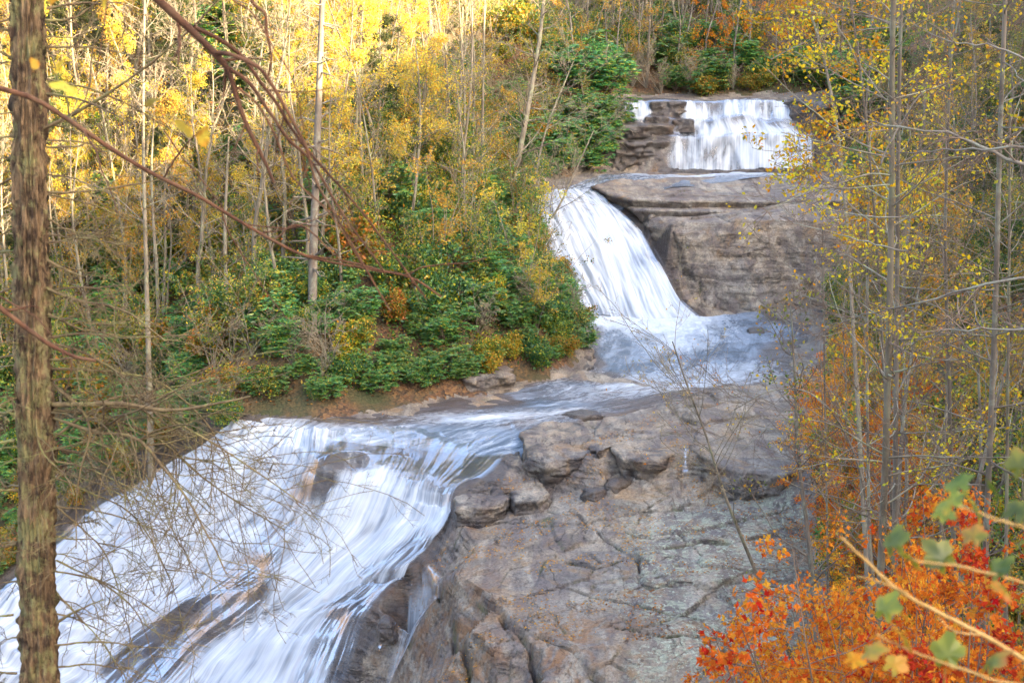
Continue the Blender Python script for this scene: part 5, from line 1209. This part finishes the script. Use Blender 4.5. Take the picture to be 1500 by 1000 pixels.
for (a, b, sz, tn) in [(75,5,.05,.9),(112,135,.05,.6),(150,8,.05,.95),(215,155,.035,.5),(282,200,.04,.7),(300,212,.045,.95),(330,0,.04,.8),(50,100,.03,.8),(80,108,.03,.7)]:
    big_leaf(o3, o3.location, a, b, 2.6, sz, (rl.uniform(.5, 1.4), rl.uniform(-.6, .6), rl.uniform(-2.5, 2.5)), 'yellow', tn)

# ------------------------------------------------------------------ ground cover, fallen leaves
def cover_stuff(name, label, n, cond, size, mat, asp=.55, zoff=.04, zr=.0, flat=.3, tint=None, box=(-60, 45, 20, 190)):
    rr_ = np.random.default_rng(hash_(name)); m = n * 14
    y = rr_.uniform(box[2] ** .5, box[3] ** .5, m) ** 2; x = rr_.uniform(-1, 1, m) * (y * .39 + 2); ok = (x > box[0]) & (x < box[1])
    x, y = x[ok], y[ok]; z = hgt(x, y); px, py, _ = project(np.stack([x, y, z], -1)); ok = cond(x, y, z, px, py) & (px > -40) & (px < 1540) & (py < 1040)
    x, y, z = x[ok][:n], y[ok][:n], z[ok][:n]; N = len(x)
    C = np.stack([x, y, z + zoff + rr_.uniform(0, 1, N) ** 1.5 * zr], -1)
    d = nrm(rr_.normal(size=(N, 3)) * [1, 1, flat]); S = nrm(np.cross(d, rr_.normal(size=(N, 3)) * flat + [0, 0, 1.])); l = (size * rr_.uniform(.6, 1.3, N))[:, None]
    V = np.stack([C - d * l / 2, C + S * l * asp / 2, C + d * l / 2, C - S * l * asp / 2], 1)
    tn = rr_.uniform(0, 1, N) if tint is None else np.clip(tint + .35 * fbm(x * .12, y * .12, o=2) + rr_.normal(size=N) * .2, 0, 1)
    me = mesh(name, V.reshape(-1, 3), np.arange(N * 4).reshape(N, 4), M[mat], {'tint': np.repeat(tn, 4)}, smooth=False)
    return tag(link(name, me), label, kind='stuff')
def outside(x, y): return ~poly_in(x, y, BW)
cover_stuff('undergrowth', 'low green and yellow undergrowth covering the wooded slopes', 260000, lambda x, y, z, px, py: outside(x, y) & (fbm(x * .25, y * .25, o=2) > -.45) & (bank_dist(x, y)[0] > .6), .2, 'greenmix', .5, .05, 1.1, .8, tint=.45)
cover_stuff('leaf_litter', 'brown and orange fallen leaves on the banks', 60000, lambda x, y, z, px, py: outside(x, y) & (bank_dist(x, y)[0] > .3), .16, 'litter', .7, .03, .06, .35)
lw = lambda x, y: wet[np.clip(np.searchsorted(GY, y), 0, ny - 1), np.clip(np.searchsorted(GX, x), 0, nx - 1)]
cover_stuff('fallen_leaves', 'orange and tan leaves scattered over the bare slabs', 5200, lambda x, y, z, px, py: ~outside(x, y) & (y < 68) & (px > 560) & (lw(x, y) < .45) & (fbm(x * .6, y * .6, o=3) > .12), .085, 'litter', .75, .015, .02, .25, tint=.75, box=(-12, 16, 47, 68))
